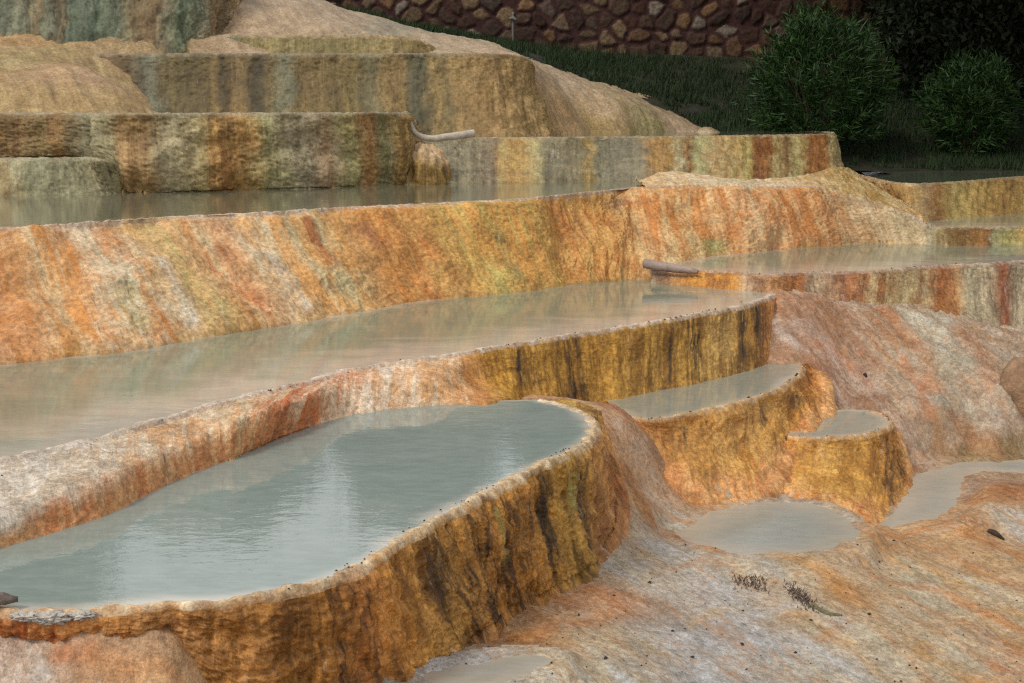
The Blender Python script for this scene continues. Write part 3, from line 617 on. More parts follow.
pool('upper brown pool stretching along the foot of the lumpy ochre terrace', [s[0] for s in D_st[:15]] + [p(650, 183, dD)], [p(x, y - 1, dD) for x, y in [(-250, 196), (-140, 196), (0, 195), (60, 195), (110, 193.5), (150, 191.5), (250, 189.5), (300, 188), (360, 186), (400, 184.5), (450, 183.5), (520, 181.5), (600, 181), (635, 181), (652, 181)]], WD, n=200, m=50, far_w=.6)
pool('sliver of water on the low grey green step at left edge', [s[0] for s in F2_st[:4]] + [q(100, .41, 11.45)], [p(x, 154.6, .41) for x in (-140, 0, 50, 80, 104)], WD, n=60, m=12)
pool('thin shallow pool on top of the lumpy ochre terrace', [s[0] for s in F_st], [q(x, dF, D) for x, D in ((-140, 15.6), (0, 15.6), (200, 15.6), (406, 15.6))], WD, n=120, m=20)
pool('dark pool on top of the straight upper terrace, at the foot of the tan hillside', [s[0] for s in E_st], [q(x, dE, D) for x, D in ((411, 15.6), (480, 15.6), (533, 16.0), (600, 17.2), (690, 18.2), (760, 18.0), (790, 17.4))], WH, n=120, m=30)
pool('high shallow pool on top of the tall striped terrace', [s[0] for s in G_st], [q(x, dG, 16.6) for x in (40, 200, 400, 533)], WD, n=80, m=12)
pool('dark green pool at right in front of the shrubs', [p(*c, dH) for c in [(866, 176.5), (874, 178.5), (888, 181.5), (910, 184), (940, 183), (975, 180.5), (1024, 176.5), (1150, 168.5)]], [q(x, dH, D) for x, D in ((862, 17.1), (900, 17.4), (960, 17.5), (1024, 17.5), (1150, 17.8))], WH, n=100, m=24)
pool('narrow pool below the gold and brown striped wall at right edge', [s[0] for s in I_st], [p(x, y - 1, dI) for x, y in [(922, 222), (943, 219), (975, 216), (1024, 212), (1150, 202)]], WB, n=80, m=24)

# ------------------------------------------------------------------ scattered-point terrain sheets
class Sheet:
    """Smooth surface through surveyed points (multiquadric)."""
    def __init__(s, pts, c=.12):
        P = np.array(pts); s.P = P[:, :2]; s.c = c
        K = np.sqrt(((s.P[:, None] - s.P[None]) ** 2).sum(-1) + c * c)
        n = len(P); A = np.zeros((n + 3, n + 3)); A[:n, :n] = K + np.eye(n) * 1e-3
        A[:n, n] = 1; A[:n, n + 1:] = s.P; A[n, :n] = 1; A[n + 1:, :n] = s.P.T
        s.w = np.linalg.solve(A, np.concatenate([P[:, 2], np.zeros(3)]))
    def __call__(s, X, Y):
        X = np.asarray(X, float); sh = X.shape; Q = np.stack([X.ravel(), np.asarray(Y, float).ravel()], 1)
        out = np.empty(len(Q)); n = len(s.P)
        for i in range(0, len(Q), 20000):
            q_ = Q[i:i + 20000]
            K = np.sqrt(((q_[:, None] - s.P[None]) ** 2).sum(-1) + s.c ** 2)
            out[i:i + 20000] = K @ s.w[:n] + s.w[n] + q_ @ s.w[n + 1:]
        return out.reshape(sh)
    def hit(s, x, y, D0=3.0, D1=25.0):
        v = ray(x, y); D = np.linspace(D0, D1, 1500); t = D / v[1]
        P = CAM[None] + t[:, None] * v[None]
        below = P[:, 2] < s(P[:, 0], P[:, 1])
        i = int(np.argmax(below)) if below.any() else len(D) - 1
        return P[i]


def polar(x0, x1, nx, D0, D1, nD):
    """fan-shaped survey grid: finer near, coarser far"""
    a = np.linspace(x0, x1, nx); D = D0 * (D1 / D0) ** np.linspace(0, 1, nD)
    X = (a[None] - 512) / F * D[:, None]; Y = np.repeat(D[:, None], nx, 1)
    return X, Y


def blend(P, table, power=3.0):
    """table of (pos3, colA, colB): inverse-distance blend of real stain colours"""
    C = np.array([t[0] for t in table]); out = []
    d = np.sqrt(((P[:, None] - C[None]) ** 2).sum(-1)) + .03
    w = d ** -power; w /= w.sum(1, keepdims=True)
    return [soft(w @ np.array([t[i] for t in table]), .90, .92) for i in (1, 2)]


# ---- lower ground and the pink slope at right
gp = [r(0, 660, 3.864), r(60, 675, 3.837), r(-140, 655, 3.864), r(130, 692, 3.855), r(0, 720, 3.649), r(150, 745, 3.743), r(-140, 720, 3.649), r(0, 638, 3.921), r(60, 646, 3.902), r(110, 656, 3.893), r(160, 676, 3.874),
      q(200, 1.9, 3.8), q(320, 1.95, 4.0), p(440, 676, 1.885), p(440, 700, 1.87), p(480, 668, 1.89), p(520, 660, 1.90), p(500, 692, 1.885), p(560, 668, 1.92), p(600, 650, 1.95), p(590, 692, 1.93), p(640, 640, 2.01), p(600, 600, 1.99), p(650, 560, 2.05), p(690, 552, 2.095), r(640, 520, 6.75), r(620, 490, 6.8),
      r(545, 605, 5.42), r(590, 575, 5.84), r(510, 625, 5.18), r(480, 640, 5.02), r(610, 555, 6.12),
      p(700, 640, 2.10), p(740, 583, 2.125), p(820, 610, 2.16), p(850, 650, 2.2), p(887, 578, 2.2), p(905, 540, 2.225), p(950, 560, 2.24), p(1000, 590, 2.28), p(1000, 650, 2.3), p(700, 690, 2.08), p(900, 690, 2.26), p(1040, 690, 2.33), p(1150, 620, 2.36),
      p(700, 533, 2.115), p(740, 520, 2.12), p(780, 510, 2.12), p(820, 515, 2.12), p(845, 530, 2.12), p(800, 540, 2.12), p(745, 545, 2.11), p(820, 560, 2.1), p(760, 566, 2.10), p(700, 562, 2.095), p(700, 515, 2.07), p(720, 503, 2.07),
      p(885, 528, 2.255), p(900, 515, 2.27), p(930, 510, 2.27), p(950, 495, 2.27), p(925, 480, 2.27), p(950, 470, 2.28), p(1000, 467, 2.28), p(1100, 466, 2.28), p(920, 528, 2.25), p(958, 522, 2.22), p(975, 505, 2.19), p(985, 488, 2.19), p(1010, 497, 2.2), p(1024, 484, 2.22), p(1010, 525, 2.25), p(1024, 545, 2.3), p(1100, 500, 2.22), p(912, 486, 2.25), p(908, 497, 2.25), p(896, 510, 2.25),
      # pink slope
      r(770, 300, 9.9), r(785, 316, 9.7), r(800, 300, 10.0), r(830, 308, 10.0), r(870, 313, 10.1), r(905, 312, 10.25), r(945, 319, 10.35), r(985, 328, 10.45), r(1024, 336, 10.6), r(1150, 350, 11.0),
      r(790, 345, 9.45), r(850, 340, 9.75), r(900, 340, 9.85), r(960, 350, 9.85), r(1010, 362, 9.85), r(830, 375, 9.3), r(850, 390, 9.3), r(900, 395, 9.35), r(960, 405, 9.25), r(1010, 412, 9.2), r(895, 425, 9.0), r(905, 450, 8.85), r(912, 470, 8.75), r(940, 440, 9.05), r(1010, 440, 9.05), r(940, 459, 9.0), r(975, 455, 9.05), r(1024, 454, 9.08), r(1150, 420, 9.3), r(1150, 452, 9.1),
      # hollow under pools and walls
      q(100, 1.8, 4.8), q(300, 1.85, 5.2), q(420, 1.85, 5.9), q(500, 1.85, 6.6), q(0, 1.8, 4.5), q(-140, 1.75, 4.35), q(0, 1.7, 6), q(-140, 1.7, 5.6), q(200, 1.7, 6.9), q(400, 1.7, 8), q(600, 1.65, 9.2), q(700, 1.7, 9.8), q(300, 1.75, 6.3), q(100, 1.75, 5.6),
      q(680, 1.95, 8.4), q(760, 1.95, 9.0), q(640, 1.95, 8.0), q(845, 2.2, 8.6), q(800, 1.6, 10.9), q(1000, 1.8, 11.4), q(1150, 1.8, 11.6), q(600, 1.7, 11), q(300, 1.7, 9.5), q(0, 1.7, 8.5), q(870, 2.2, 8.2),
      # ridge between near basin and dripping wall
      r(540, 398, 7.48), r(562, 402, 7.45), r(585, 409, 7.4), r(600, 404, 7.75), r(615, 408, 7.8), r(630, 416, 7.68), r(612, 425, 7.35), r(635, 440, 7.35), r(618, 455, 7.15), r(650, 470, 7.3), r(640, 485, 7.15), r(675, 497, 7.28), r(710, 505, 7.3),
      q(-200, 2.3, 2.6), q(300, 2.4, 2.9), q(700, 2.45, 3.4), q(1200, 2.45, 4.5), q(512, 2.45, 2.0), q(-200, 2.45, 1.8), q(1200, 2.48, 2.4)]
LG = Sheet(gp, .10)
nx, nD = 760, 560
X, Y = polar(-220, 1200, nx, 2.2, 11.4, nD)
Zg = LG(X, Y)
n1 = fbm(X * 1.7, Y * 1.7, 0.2, 4); fl = np.array([.55, -.83])
ac = X * .83 + Y * .55; al = X * .55 - Y * .83
rid = 1 - 2 * np.abs(fbm(ac * 5 + .3 * n1, al * 1.2, .9, 4))
pop = fbm(X * 22, Y * 22, Zg * 22, 4, .6)
slope_w = np.clip((Y - 8.4) / .5, 0, 1) * np.clip((X - 1.2) / .5, 0, 1)
scal = 1 - 2 * np.abs(fbm(X * 6, Y * 5, Zg * 6, 4, .55))
rid2 = 1 - 2 * np.abs(fbm(ac * 14 + n1, al * 2.2, 2.9, 3))
mic = (1 - ((al * 11 + 2.4 * fbm(X * 2.2, Y * 2.2, 6.1, 3) + n1) % 1.0)) ** 1.6 * np.clip(.5 + 1.6 * fbm(X * 2.5, Y * 2.5, 8.3, 3), 0, 1)
lump2 = fbm(X * 4.5, Y * 4.5, 3.1, 3)
Zg = Zg + (.003 + .014 * slope_w) * mic + .010 * (1 - slope_w) * lump2 + (.002 + .010 * slope_w) * rid2 + .012 * n1 + (.010 + .022 * slope_w) * rid + .005 * pop + slope_w * .018 * scal
FILMS = {'M': (dM, [(686, 544), (676, 532), (695, 519), (730, 506), (780, 502), (822, 506), (846, 516), (857, 529), (851, 542), (832, 551), (790, 555), (740, 556)]),
         'L': (dL, [(878, 525), (892, 510), (905, 494), (909, 478), (930, 467), (963, 461), (1024, 459), (1150, 457), (1150, 474), (1024, 473), (985, 471), (972, 478), (966, 492), (958, 508), (940, 518), (905, 524)]),
         'N': (1.875, [(432, 680), (440, 669), (475, 659), (515, 652), (548, 656), (540, 668), (505, 682), (470, 694)]),
         'Q': (2.17, [(590, 556), (630, 548), (665, 548), (660, 556), (620, 564)])}


def signed(Pxy, poly):
    x, y = Pxy[:, 0], Pxy[:, 1]; ins = np.zeros(len(x), bool)
    for a, b in zip(poly, np.roll(poly, -1, 0)):
        c = ((a[1] > y) != (b[1] > y)) & (x < (b[0] - a[0]) * (y - a[1]) / (b[1] - a[1] + 1e-12) + a[0]); ins ^= c
    d = dist_to_poly(Pxy, np.concatenate([poly, poly[:1]])); return np.where(ins, d, -d)


FP = {}
wn = (.06 * fbm(X * 2.6, Y * 2.6, 5.2, 3) + .03 * fbm(X * 9, Y * 9, 5.2, 4)).ravel()
for k_, (d_, o_) in FILMS.items():
    if k_ == 'Q': continue
    poly = smooth_curve(np.array([p(x, y, d_) for x, y in o_ + o_[:1]]), 90)[:-1, :2]; FP[k_] = poly
    pad = .35
    m_ = ((X > poly[:, 0].min() - pad) & (X < poly[:, 0].max() + pad) & (Y > poly[:, 1].min() - pad) & (Y < poly[:, 1].max() + pad)).ravel()
    sd_ = signed(np.stack([X.ravel()[m_], Y.ravel()[m_]], 1), poly) + wn[m_]
    zf = CZ - d_; z0 = Zg.ravel()[m_]
    tgt = zf + np.where(sd_ > 0, -.03 * np.clip(sd_ / .12, 0, 1), np.interp(-sd_, [0, .05, .3], [0, .007, .004])) + .35 * (z0 - LG(X.ravel()[m_], Y.ravel()[m_]))
    wt = np.clip(1 - (-sd_ - .05) / .11, 0, 1); wt = wt * wt * (3 - 2 * wt)
    zz = Zg.ravel().copy(); zz[m_] = z0 * (1 - wt) + tgt * wt; Zg = zz.reshape(Zg.shape)


def film(label, k_):
    d_ = FILMS[k_][0]; poly = FP[k_]
    st = .022
    gx, gy = np.arange(poly[:, 0].min() - .08, poly[:, 0].max() + .08, st), np.arange(poly[:, 1].min() - .08, poly[:, 1].max() + .08, st)
    XX, YY = np.meshgrid(gx, gy); sd_ = signed(np.stack([XX.ravel(), YY.ravel()], 1), poly)
    Fq = grid_faces(len(gy), len(gx)); Fq = Fq[(sd_[Fq] > -.055).any(1)]
    used = np.unique(Fq); mp = np.zeros(XX.size, int); mp[used] = np.arange(len(used))
    V = np.stack([XX.ravel(), YY.ravel(), np.full(XX.size, CZ - d_)], 1)[used]
    return tag(mesh_obj('water', V, mp[Fq], WF, None, None, {'shore': np.clip(sd_[used] + .03, 0, 9)}), label, 'pool', 'pools of the travertine terraces', 'structure')


class Laid:
    """height of the finished ground, read back from its own grid"""
    def __init__(s, Z, a0, a1, D0, D1): s.Z, s.a0, s.a1, s.D0, s.D1 = Z, a0, a1, D0, D1
    def __call__(s, x, y):
        x, y = np.asarray(x, float), np.asarray(y, float); nD_, nx_ = s.Z.shape
        j = np.clip((512 + x / y * F - s.a0) / (s.a1 - s.a0) * (nx_ - 1), 0, nx_ - 1.001); i = np.clip(np.log(np.maximum(y, .1) / s.D0) / np.log(s.D1 / s.D0) * (nD_ - 1), 0, nD_ - 1.001)
        i0, j0 = i.astype(int), j.astype(int); fi, fj = i - i0, j - j0
        return (s.Z[i0, j0] * (1 - fi) + s.Z[i0 + 1, j0] * fi) * (1 - fj) + (s.Z[i0, j0 + 1] * (1 - fi) + s.Z[i0 + 1, j0 + 1] * fi) * fj
    hit = Sheet.hit


GRD = Laid(Zg, -220, 1200, 2.2, 11.4)
G = np.stack([X, Y, Zg], -1); P = G.reshape(-1, 3)
gh = lambda x, y: GRD.hit(x, y)
gA, gB, oA, oB = S(190, 186, 180), S(168, 162, 156), S(196, 148, 94), S(184, 120, 66)
tA, tB = S(198, 178, 148), S(192, 146, 100)
def gc(x, y, a, b): return (gh(x, y), np.asarray(a), np.asarray(b))
ctab = [gc(30, 670, S(210, 190, 174), S(200, 164, 138)), gc(100, 665, S(206, 160, 124), S(200, 144, 100)), gc(160, 690, S(208, 166, 122), S(202, 150, 104)), gc(0, 650, S(206, 176, 156), S(196, 150, 120)),
        gc(470, 670, gA, gB), gc(520, 640, oA, oB), gc(545, 615, S(206, 156, 112), oB), gc(600, 600, S(204, 156, 114), S(190, 120, 76)), gc(590, 640, tA, tB), gc(640, 570, gA, tA), gc(680, 560, gA, tA), gc(620, 540, tA, oA), gc(650, 640, gA, tA), gc(560, 670, S(196, 180, 160), tA),
        gc(640, 500, oA, oB), gc(620, 470, S(190, 146, 100), S(164, 112, 66)), gc(590, 420, S(196, 146, 106), S(178, 122, 84)), gc(620, 430, S(190, 144, 108), S(170, 118, 84)), gc(640, 450, S(184, 146, 116), S(164, 118, 84)), gc(560, 403, S(204, 158, 118), S(188, 124, 84)), gc(610, 404, S(196, 136, 98), S(176, 112, 78)),
        gc(680, 500, S(204, 172, 146), S(196, 146, 106)), gc(720, 505, S(202, 162, 122), oA), gc(680, 525, gA, tA), gc(720, 530, gA, gB), gc(780, 520, gA, gB), gc(830, 530, S(176, 170, 152), gB),
        gc(760, 570, gA, tA), gc(720, 590, gA, S(200, 190, 180)), gc(800, 570, tA, oA), gc(840, 590, oA, oB), gc(820, 620, tA, oA), gc(700, 640, S(190, 184, 178), gB), gc(760, 640, gA, gB), gc(820, 660, S(188, 180, 172), tA), gc(880, 640, tA, oA), gc(900, 560, tA, oA), gc(885, 545, oA, oB), gc(930, 535, S(206, 164, 124), oA), gc(960, 580, tA, oA), gc(1000, 560, S(198, 160, 122), oA), gc(1000, 620, tA, oA), gc(950, 660, tA, oA), gc(1010, 670, tA, S(190, 124, 80)), gc(930, 600, S(196, 176, 148), tA), gc(700, 680, gA, gB), gc(620, 680, gA, tA),
        gc(930, 500, gA, gB), gc(985, 500, oA, oB), gc(965, 520, oA, oB), gc(1010, 490, S(176, 110, 62), S(150, 90, 48)), gc(1015, 520, gA, tA), gc(880, 530, oA, oB),
        gc(780, 305, S(197, 149, 110), S(178, 121, 86)), gc(800, 330, S(189, 158, 138), S(173, 121, 93)), gc(790, 350, S(184, 139, 107), S(164, 109, 78)), gc(830, 345, S(181, 152, 133), S(170, 117, 89)), gc(850, 320, S(190, 148, 117), S(172, 121, 88)), gc(880, 330, S(197, 179, 154), S(182, 127, 89)), gc(900, 350, S(195, 181, 157), S(188, 137, 97)), gc(930, 330, S(197, 188, 166), S(181, 157, 129)), gc(940, 370, S(183, 176, 154), S(169, 151, 122)), gc(980, 340, S(191, 160, 135), S(182, 140, 109)), gc(1010, 360, S(192, 171, 151), S(173, 146, 120)),
        gc(840, 380, S(186, 154, 130), S(168, 113, 83)), gc(870, 400, S(188, 156, 132), S(167, 119, 90)), gc(860, 360, S(187, 148, 121), S(175, 114, 79)), gc(910, 400, S(193, 166, 139), S(180, 125, 89)), gc(950, 410, S(181, 172, 152), S(166, 145, 120)), gc(1000, 420, S(189, 168, 149), S(175, 137, 111)), gc(900, 430, S(189, 160, 139), S(173, 125, 96)), gc(950, 440, S(193, 173, 153), S(184, 142, 109)), gc(1010, 448, S(184, 163, 124), S(151, 119, 74)), gc(960, 455, S(172, 137, 86), S(135, 103, 58)), gc(920, 460, S(194, 158, 131), S(184, 139, 105)), gc(980, 390, S(188, 158, 131), S(177, 127, 92))]
tint, tint2 = [], []
for i in range(0, len(P), 40000):
    a, b = blend(P[i:i + 40000], ctab); tint.append(a); tint2.append(b)
tint = np.concatenate(tint); tint2 = np.concatenate(tint2)
# orange mineral streams and other stains that cross the ground
wig = fbm(P[:, 0] * 6, P[:, 1] * 6, .7, 4)
brk = fbm(P[:, 0] * 11, P[:, 1] * 11, 3.7, 3)
def stream(path, wpx, col, k=1.0):
    global tint, tint2
    L = np.array([gh(*c) for c in path]); wd = wpx * np.linalg.norm(L.mean(0) - CAM) / F
    d = dist_to_poly(P[:, :2], smooth_curve(L, 24)[:, :2])
    # streams run nearly along the view, so width is given on the ground
    w = np.clip(1.25 - (d / wd + .5 * wig), 0, 1) * np.clip(.8 + .7 * brk, 0, 1) * k
    w = w[:, None]
    tint = tint * (1 - w) + np.asarray(col) * w; tint2 = tint2 * (1 - w) + np.asarray(col) * .85 * w
OS = S(192, 126, 66)
for path, w, c, k in [([(868, 524), (930, 528), (990, 545), (1040, 562)], 14, OS, .8), ([(885, 535), (940, 552), (1000, 580), (1040, 592)], 12, OS, .7), ([(880, 580), (930, 590), (980, 610), (1040, 640)], 16, OS, .85), ([(905, 598), (960, 622), (1030, 655)], 9, OS, .7),
                      ([(600, 440), (625, 480), (645, 510), (680, 538), (720, 552)], 14, S(188, 124, 70), .9), ([(606, 445), (618, 465), (640, 500)], 7, S(110, 72, 36), .9), ([(625, 470), (660, 510), (690, 522)], 10, OS, .7), ([(660, 470), (700, 505), (730, 512)], 12, OS, .7), ([(520, 640), (570, 625), (620, 610)], 18, OS, .7), ([(560, 600), (600, 590), (640, 600)], 14, OS, .6),
                      ([(650, 575), (700, 560), (720, 565)], 10, OS, .5), ([(800, 560), (830, 575), (850, 600)], 18, S(200, 146, 84), .8), ([(820, 640), (860, 620), (900, 650), (940, 690)], 9, OS, .5), ([(690, 625), (720, 610)], 8, S(206, 168, 110), .7), ([(700, 540), (740, 570)], 6, S(206, 160, 110), .5),
                      ([(880, 310), (900, 322), (925, 360), (935, 390)], 13, S(190, 122, 72), .7), ([(800, 330), (815, 345), (860, 370)], 8, S(188, 124, 84), .5), ([(905, 360), (925, 400), (930, 415)], 8, S(188, 110, 62), .7), ([(960, 330), (985, 360), (990, 385)], 12, S(190, 124, 82), .6), ([(830, 350), (860, 375), (880, 400)], 12, S(186, 122, 86), .5), ([(950, 415), (980, 440), (1000, 455)], 9, S(190, 124, 76), .6),
                      ([(772, 318), (780, 335), (805, 350)], 8, S(216, 200, 184), .8), ([(958, 470), (963, 490), (950, 515)], 6, oA, .7), ([(900, 440), (915, 470)], 7, S(184, 112, 60), .8), ([(740, 620), (800, 605), (840, 622)], 16, S(186, 180, 174), .7), ([(600, 560), (640, 545), (690, 545)], 14, S(196, 188, 178), .6), ([(880, 585), (920, 575), (940, 580)], 12, S(172, 166, 140), .7),
                      ([(55, 655), (110, 665), (180, 690)], 12, S(210, 150, 96), .8), ([(60, 660), (90, 658)], 9, S(200, 128, 84), .7)]:
    stream(path, w * .8, c, k * .9)
uv = np.stack([ac, al], -1)
gobj = grid_obj('ground', G, M_GROUND, None, uv, {'tint': tint, 'tint2': tint2})
tag(gobj, 'grey, pink and orange stained mineral crust of the lower ground and right hand slope', 'ground', None, 'structure')
film('broad shallow film of grey water on the lower ground', 'M')
film('still grey pool in the hollow at the foot of the pink slope', 'L')
film('small grey puddle at the bottom of the nearest dripping wall', 'N')

base_m = plain('dry_soil', S(120, 100, 76), .9, .25, 3)
bm_ = mesh_obj('terrain', [(-400, -400, 0), (400, -400, 0), (400, 600, 0), (-400, 600, 0)], [[0, 1, 2, 3]], base_m)
tag(bm_, 'wide plain of dry soil around the terraces', 'terrain', None, 'structure')

# ---- upper hill
hp = [r(690, 131, 17.75), r(650, 108, 18), r(600, 90, 18), r(540, 66, 18.2), r(500, 48, 18.4), r(430, 33, 18.5), r(370, 17, 18.6), r(320, 0, 18.8), r(260, -30, 19), r(700, 133, 17.3),
      q(540, .46, 15.7), q(600, .46, 16.7), q(650, .46, 17.3), q(690, .5, 17.4), r(205, 46, 16.25), r(222, 37, 16.5), r(180, 52, 16.05), q(165, .28, 13.5), q(180, .28, 14.3), q(185, .2, 15.0), q(160, .22, 14.6), q(165, -.1, 15.5), q(215, .25, 14.6), r(600, 123, 17.1), r(560, 121, 16.3), r(560, 100, 16.7), r(545, 80, 16.9), r(620, 112, 17.3), r(580, 90, 17.5), r(650, 122, 17.5),
      r(400, 41, 17.0), r(440, 46, 17.0), r(500, 54, 17.0), r(530, 62, 17.0), r(330, 29, 17.0), r(250, 31, 16.8), r(190, 34, 16.6), r(300, 12, 17.5), r(350, 20, 17.8), r(262, 14, 17.3), r(245, 22, 17.0), r(285, 4, 17.7), q(300, -.70, 16.7), q(400, -.70, 16.7), q(200, -.70, 16.7),
      q(100, -1.9, 17.5), q(0, -1.9, 17.5), q(-140, -2, 17.5), q(200, -1.8, 18.2), q(270, -1.45, 18.4), q(0, -2.4, 19.5), q(200, -2.2, 20), q(-140, -2.4, 19.5), q(320, -1.2, 19.8),
      r(-140, 112.6, 13.1), r(0, 112.5, 13.15), r(60, 112.5, 13.2), r(110, 112.5, 13.3), r(150, 111.5, 13.9), r(0, 93, 13.4), r(50, 92, 13.5), r(100, 92, 13.7), r(0, 88, 13.6), r(60, 66, 14.5), r(85, 70, 14.4), r(20, 80, 13.9), r(100, 78, 14.3), r(130, 94, 14.2), r(30, 52, 15.2), r(70, 53, 15.45), r(0, 45, 15.4), r(-140, 40, 15.4), r(-140, 90, 13.5), r(110, 54, 15.7), r(60, 47, 15.8), r(0, 38, 15.8), r(-140, 32, 15.8), r(150, 56, 15.8), r(30, 68, 14.4),
      q(200, .35, 13.5), q(0, .35, 12.5), q(-140, .35, 12.5), q(100, .35, 12.6), q(170, .35, 14.8), q(350, .35, 13.8), q(480, .6, 14.3), q(600, .6, 15.2), q(700, .6, 16), q(300, -.3, 15.9), q(180, -.3, 15.8), q(450, -.3, 16), q(520, -.35, 16.2), q(300, .3, 15.1), q(420, .5, 15.1), q(520, .5, 15.1), q(780, .7, 16.2), q(740, .6, 17.6), q(780, .9, 14.8), q(600, .9, 13.6), q(400, .9, 12.7), q(200, .8, 12), q(0, .8, 11.6),
      q(560, -.45, 19.5), q(650, -.1, 19.0), q(440, -.8, 19.7), q(730, .45, 18.6)]
HS = Sheet(hp, .15)
X, Y = polar(-200, 760, 620, 11.6, 19.6, 300)
Zh = HS(X, Y)
n1 = fbm(X * 1.3, Y * 1.3, 1.2, 4); rid = 1 - 2 * np.abs(fbm((X * .9 + Y * .45) * 2.2, (Y * .9 - X * .45) * .6, .9, 4))
Zh = Zh + .03 * n1 + .03 * rid + .014 * fbm(X * 12, Y * 12, Zh * 12, 4, .6)
G = np.stack([X, Y, Zh], -1); P = G.reshape(-1, 3)
hh = lambda x, y: HS.hit(x, y, 12.0, 22)
hc = lambda x, y, a, b: (hh(x, y), np.asarray(a), np.asarray(b))
h1, h2 = S(190, 162, 132), S(172, 140, 108)
htab = [hc(600, 110, S(192, 164, 132), S(184, 148, 108)), hc(560, 110, S(196, 160, 116), S(180, 136, 88)), hc(545, 128, S(190, 134, 88), S(150, 130, 84)), hc(600, 128, S(180, 146, 96), S(154, 124, 70)), hc(650, 128, S(176, 156, 112), S(132, 120, 66)), hc(560, 80, h1, h2), hc(500, 52, h1, S(186, 150, 118)), hc(430, 38, h1, h2), hc(350, 20, S(186, 158, 130), S(168, 138, 108)), hc(300, 22, h1, h2), hc(250, 28, S(190, 158, 126), h2), hc(390, 28, S(150, 138, 114), S(130, 120, 98)), hc(400, 36, S(150, 140, 116), h2), hc(360, 8, S(120, 122, 98), S(150, 136, 108)),
        hc(60, 105, S(180, 146, 96), S(150, 116, 70)), hc(20, 105, S(184, 152, 100), S(160, 124, 76)), hc(120, 105, S(184, 150, 98), S(160, 124, 72)), hc(60, 75, S(186, 150, 112), S(176, 134, 92)), hc(100, 80, S(184, 148, 112), S(176, 136, 96)), hc(20, 60, S(176, 150, 102), S(150, 122, 78)), hc(60, 52, S(186, 156, 108), S(166, 134, 88)), hc(120, 53, S(176, 146, 104), S(156, 124, 84)), hc(10, 42, S(190, 146, 100), S(170, 130, 84)), hc(680, 131, S(190, 160, 132), S(160, 130, 100))]
tint, tint2 = [], []
for i in range(0, len(P), 40000):
    a, b = blend(P[i:i + 40000], htab); tint.append(a); tint2.append(b)
hobj = grid_obj('hill', G, M_FAR, None, np.stack([X * .9 + Y * .45, Y * .9 - X * .45], -1), {'tint': np.concatenate(tint), 'tint2': np.concatenate(tint2)})
tag(hobj, 'tan mineral hillside rising to the upper left behind the terraces', 'hill', None, 'structure')

# ---- grass bank
bp_ = [r(700, 131.5, 17.9), r(690, 130, 18.0), r(650, 112, 18.4), r(600, 94, 18.5), r(540, 69, 18.7), r(500, 53, 19.0), r(435, 39, 19.5), r(350, 14, 20.2), q(560, .6, 17.2), q(450, 0, 17.6), q(350, -.4, 18.4), q(640, .8, 17.2), q(600, .3, 17.9),
       q(740, .34, 17.7), q(800, .5, 17.6), q(850, .75, 17.2), q(900, .79, 17.25), q(1000, .79, 17.3), q(1150, .8, 17.5), q(870, .72, 16.7), q(1000, 1.0, 16.6), q(1150, 1.0, 16.8), q(1300, .8, 17.5),
       r(330, 10, 21.5), r(435, 34, 21.5), r(510, 44, 21.5), r(600, 53, 21.5), r(760, 60, 21.5), r(850, 78, 21.5), r(1024, 95, 21.5), r(1300, 110, 21.5), q(820, .45, 18.5), q(960, .6, 18.5), q(700, -.1, 19.5), q(900, .1, 20), q(600, -.55, 20.3)]
BS = Sheet(bp_, .2)
X, Y = polar(250, 1300, 220, 16.6, 21.9, 90)
Zb = BS(X, Y) + .03 * fbm(X * 2, Y * 2, .3, 4)
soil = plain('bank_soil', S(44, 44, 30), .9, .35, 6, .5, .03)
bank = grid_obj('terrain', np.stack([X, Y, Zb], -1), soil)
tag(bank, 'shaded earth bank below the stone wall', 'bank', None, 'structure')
M_GRASS = leaf_mat('grass_blade', S(30, 48, 22), S(50, 66, 32), .8)
nb = 60000
D = RNG.uniform(16.75, 21.4, nb); a = RNG.uniform(330, 1200, nb)
bx, by = (a - 512) / F * D, D
bz = BS(bx, by)
hz = HS(bx, by)
clump = fbm(bx * 1.5, by * 1.5, 4.2, 3)
ok = ((bz > hz + .01) | (a > 745)) & ~((a < 700) & (D < 17.95)) & (clump > -.35) & ~((D < 17.6) & (a > 690) & (a < 838)) & ~((D < 17.45) & (a > 838))
bx, by, bz, a = bx[ok], by[ok], bz[ok], a[ok]; nb = len(bx)
hgt = RNG.uniform(.05, .14, nb) * (1 + .5 * fbm(bx * 2, by * 2, 8, 2)); th = RNG.uniform(0, 2 * np.pi, nb); ln = RNG.normal(0, .04, (nb, 2))
w = .009
v0 = np.stack([bx - w * np.cos(th), by - w * np.sin(th), bz - .01], 1); v1 = np.stack([bx + w * np.cos(th), by + w * np.sin(th), bz - .01], 1)
v2 = np.stack([bx + ln[:, 0], by + ln[:, 1], bz + hgt], 1)
V = np.stack([v0, v1, v2], 1).reshape(-1, 3)
gr = mesh_obj('grass', V, np.arange(len(V)).reshape(-1, 3), M_GRASS, None, None, {'var': np.repeat(RNG.uniform(0, 1, nb) ** 1.5, 3)}, smooth=False)
tag(gr, 'dark short grass on the bank below the stone wall', 'grass', None, 'stuff')

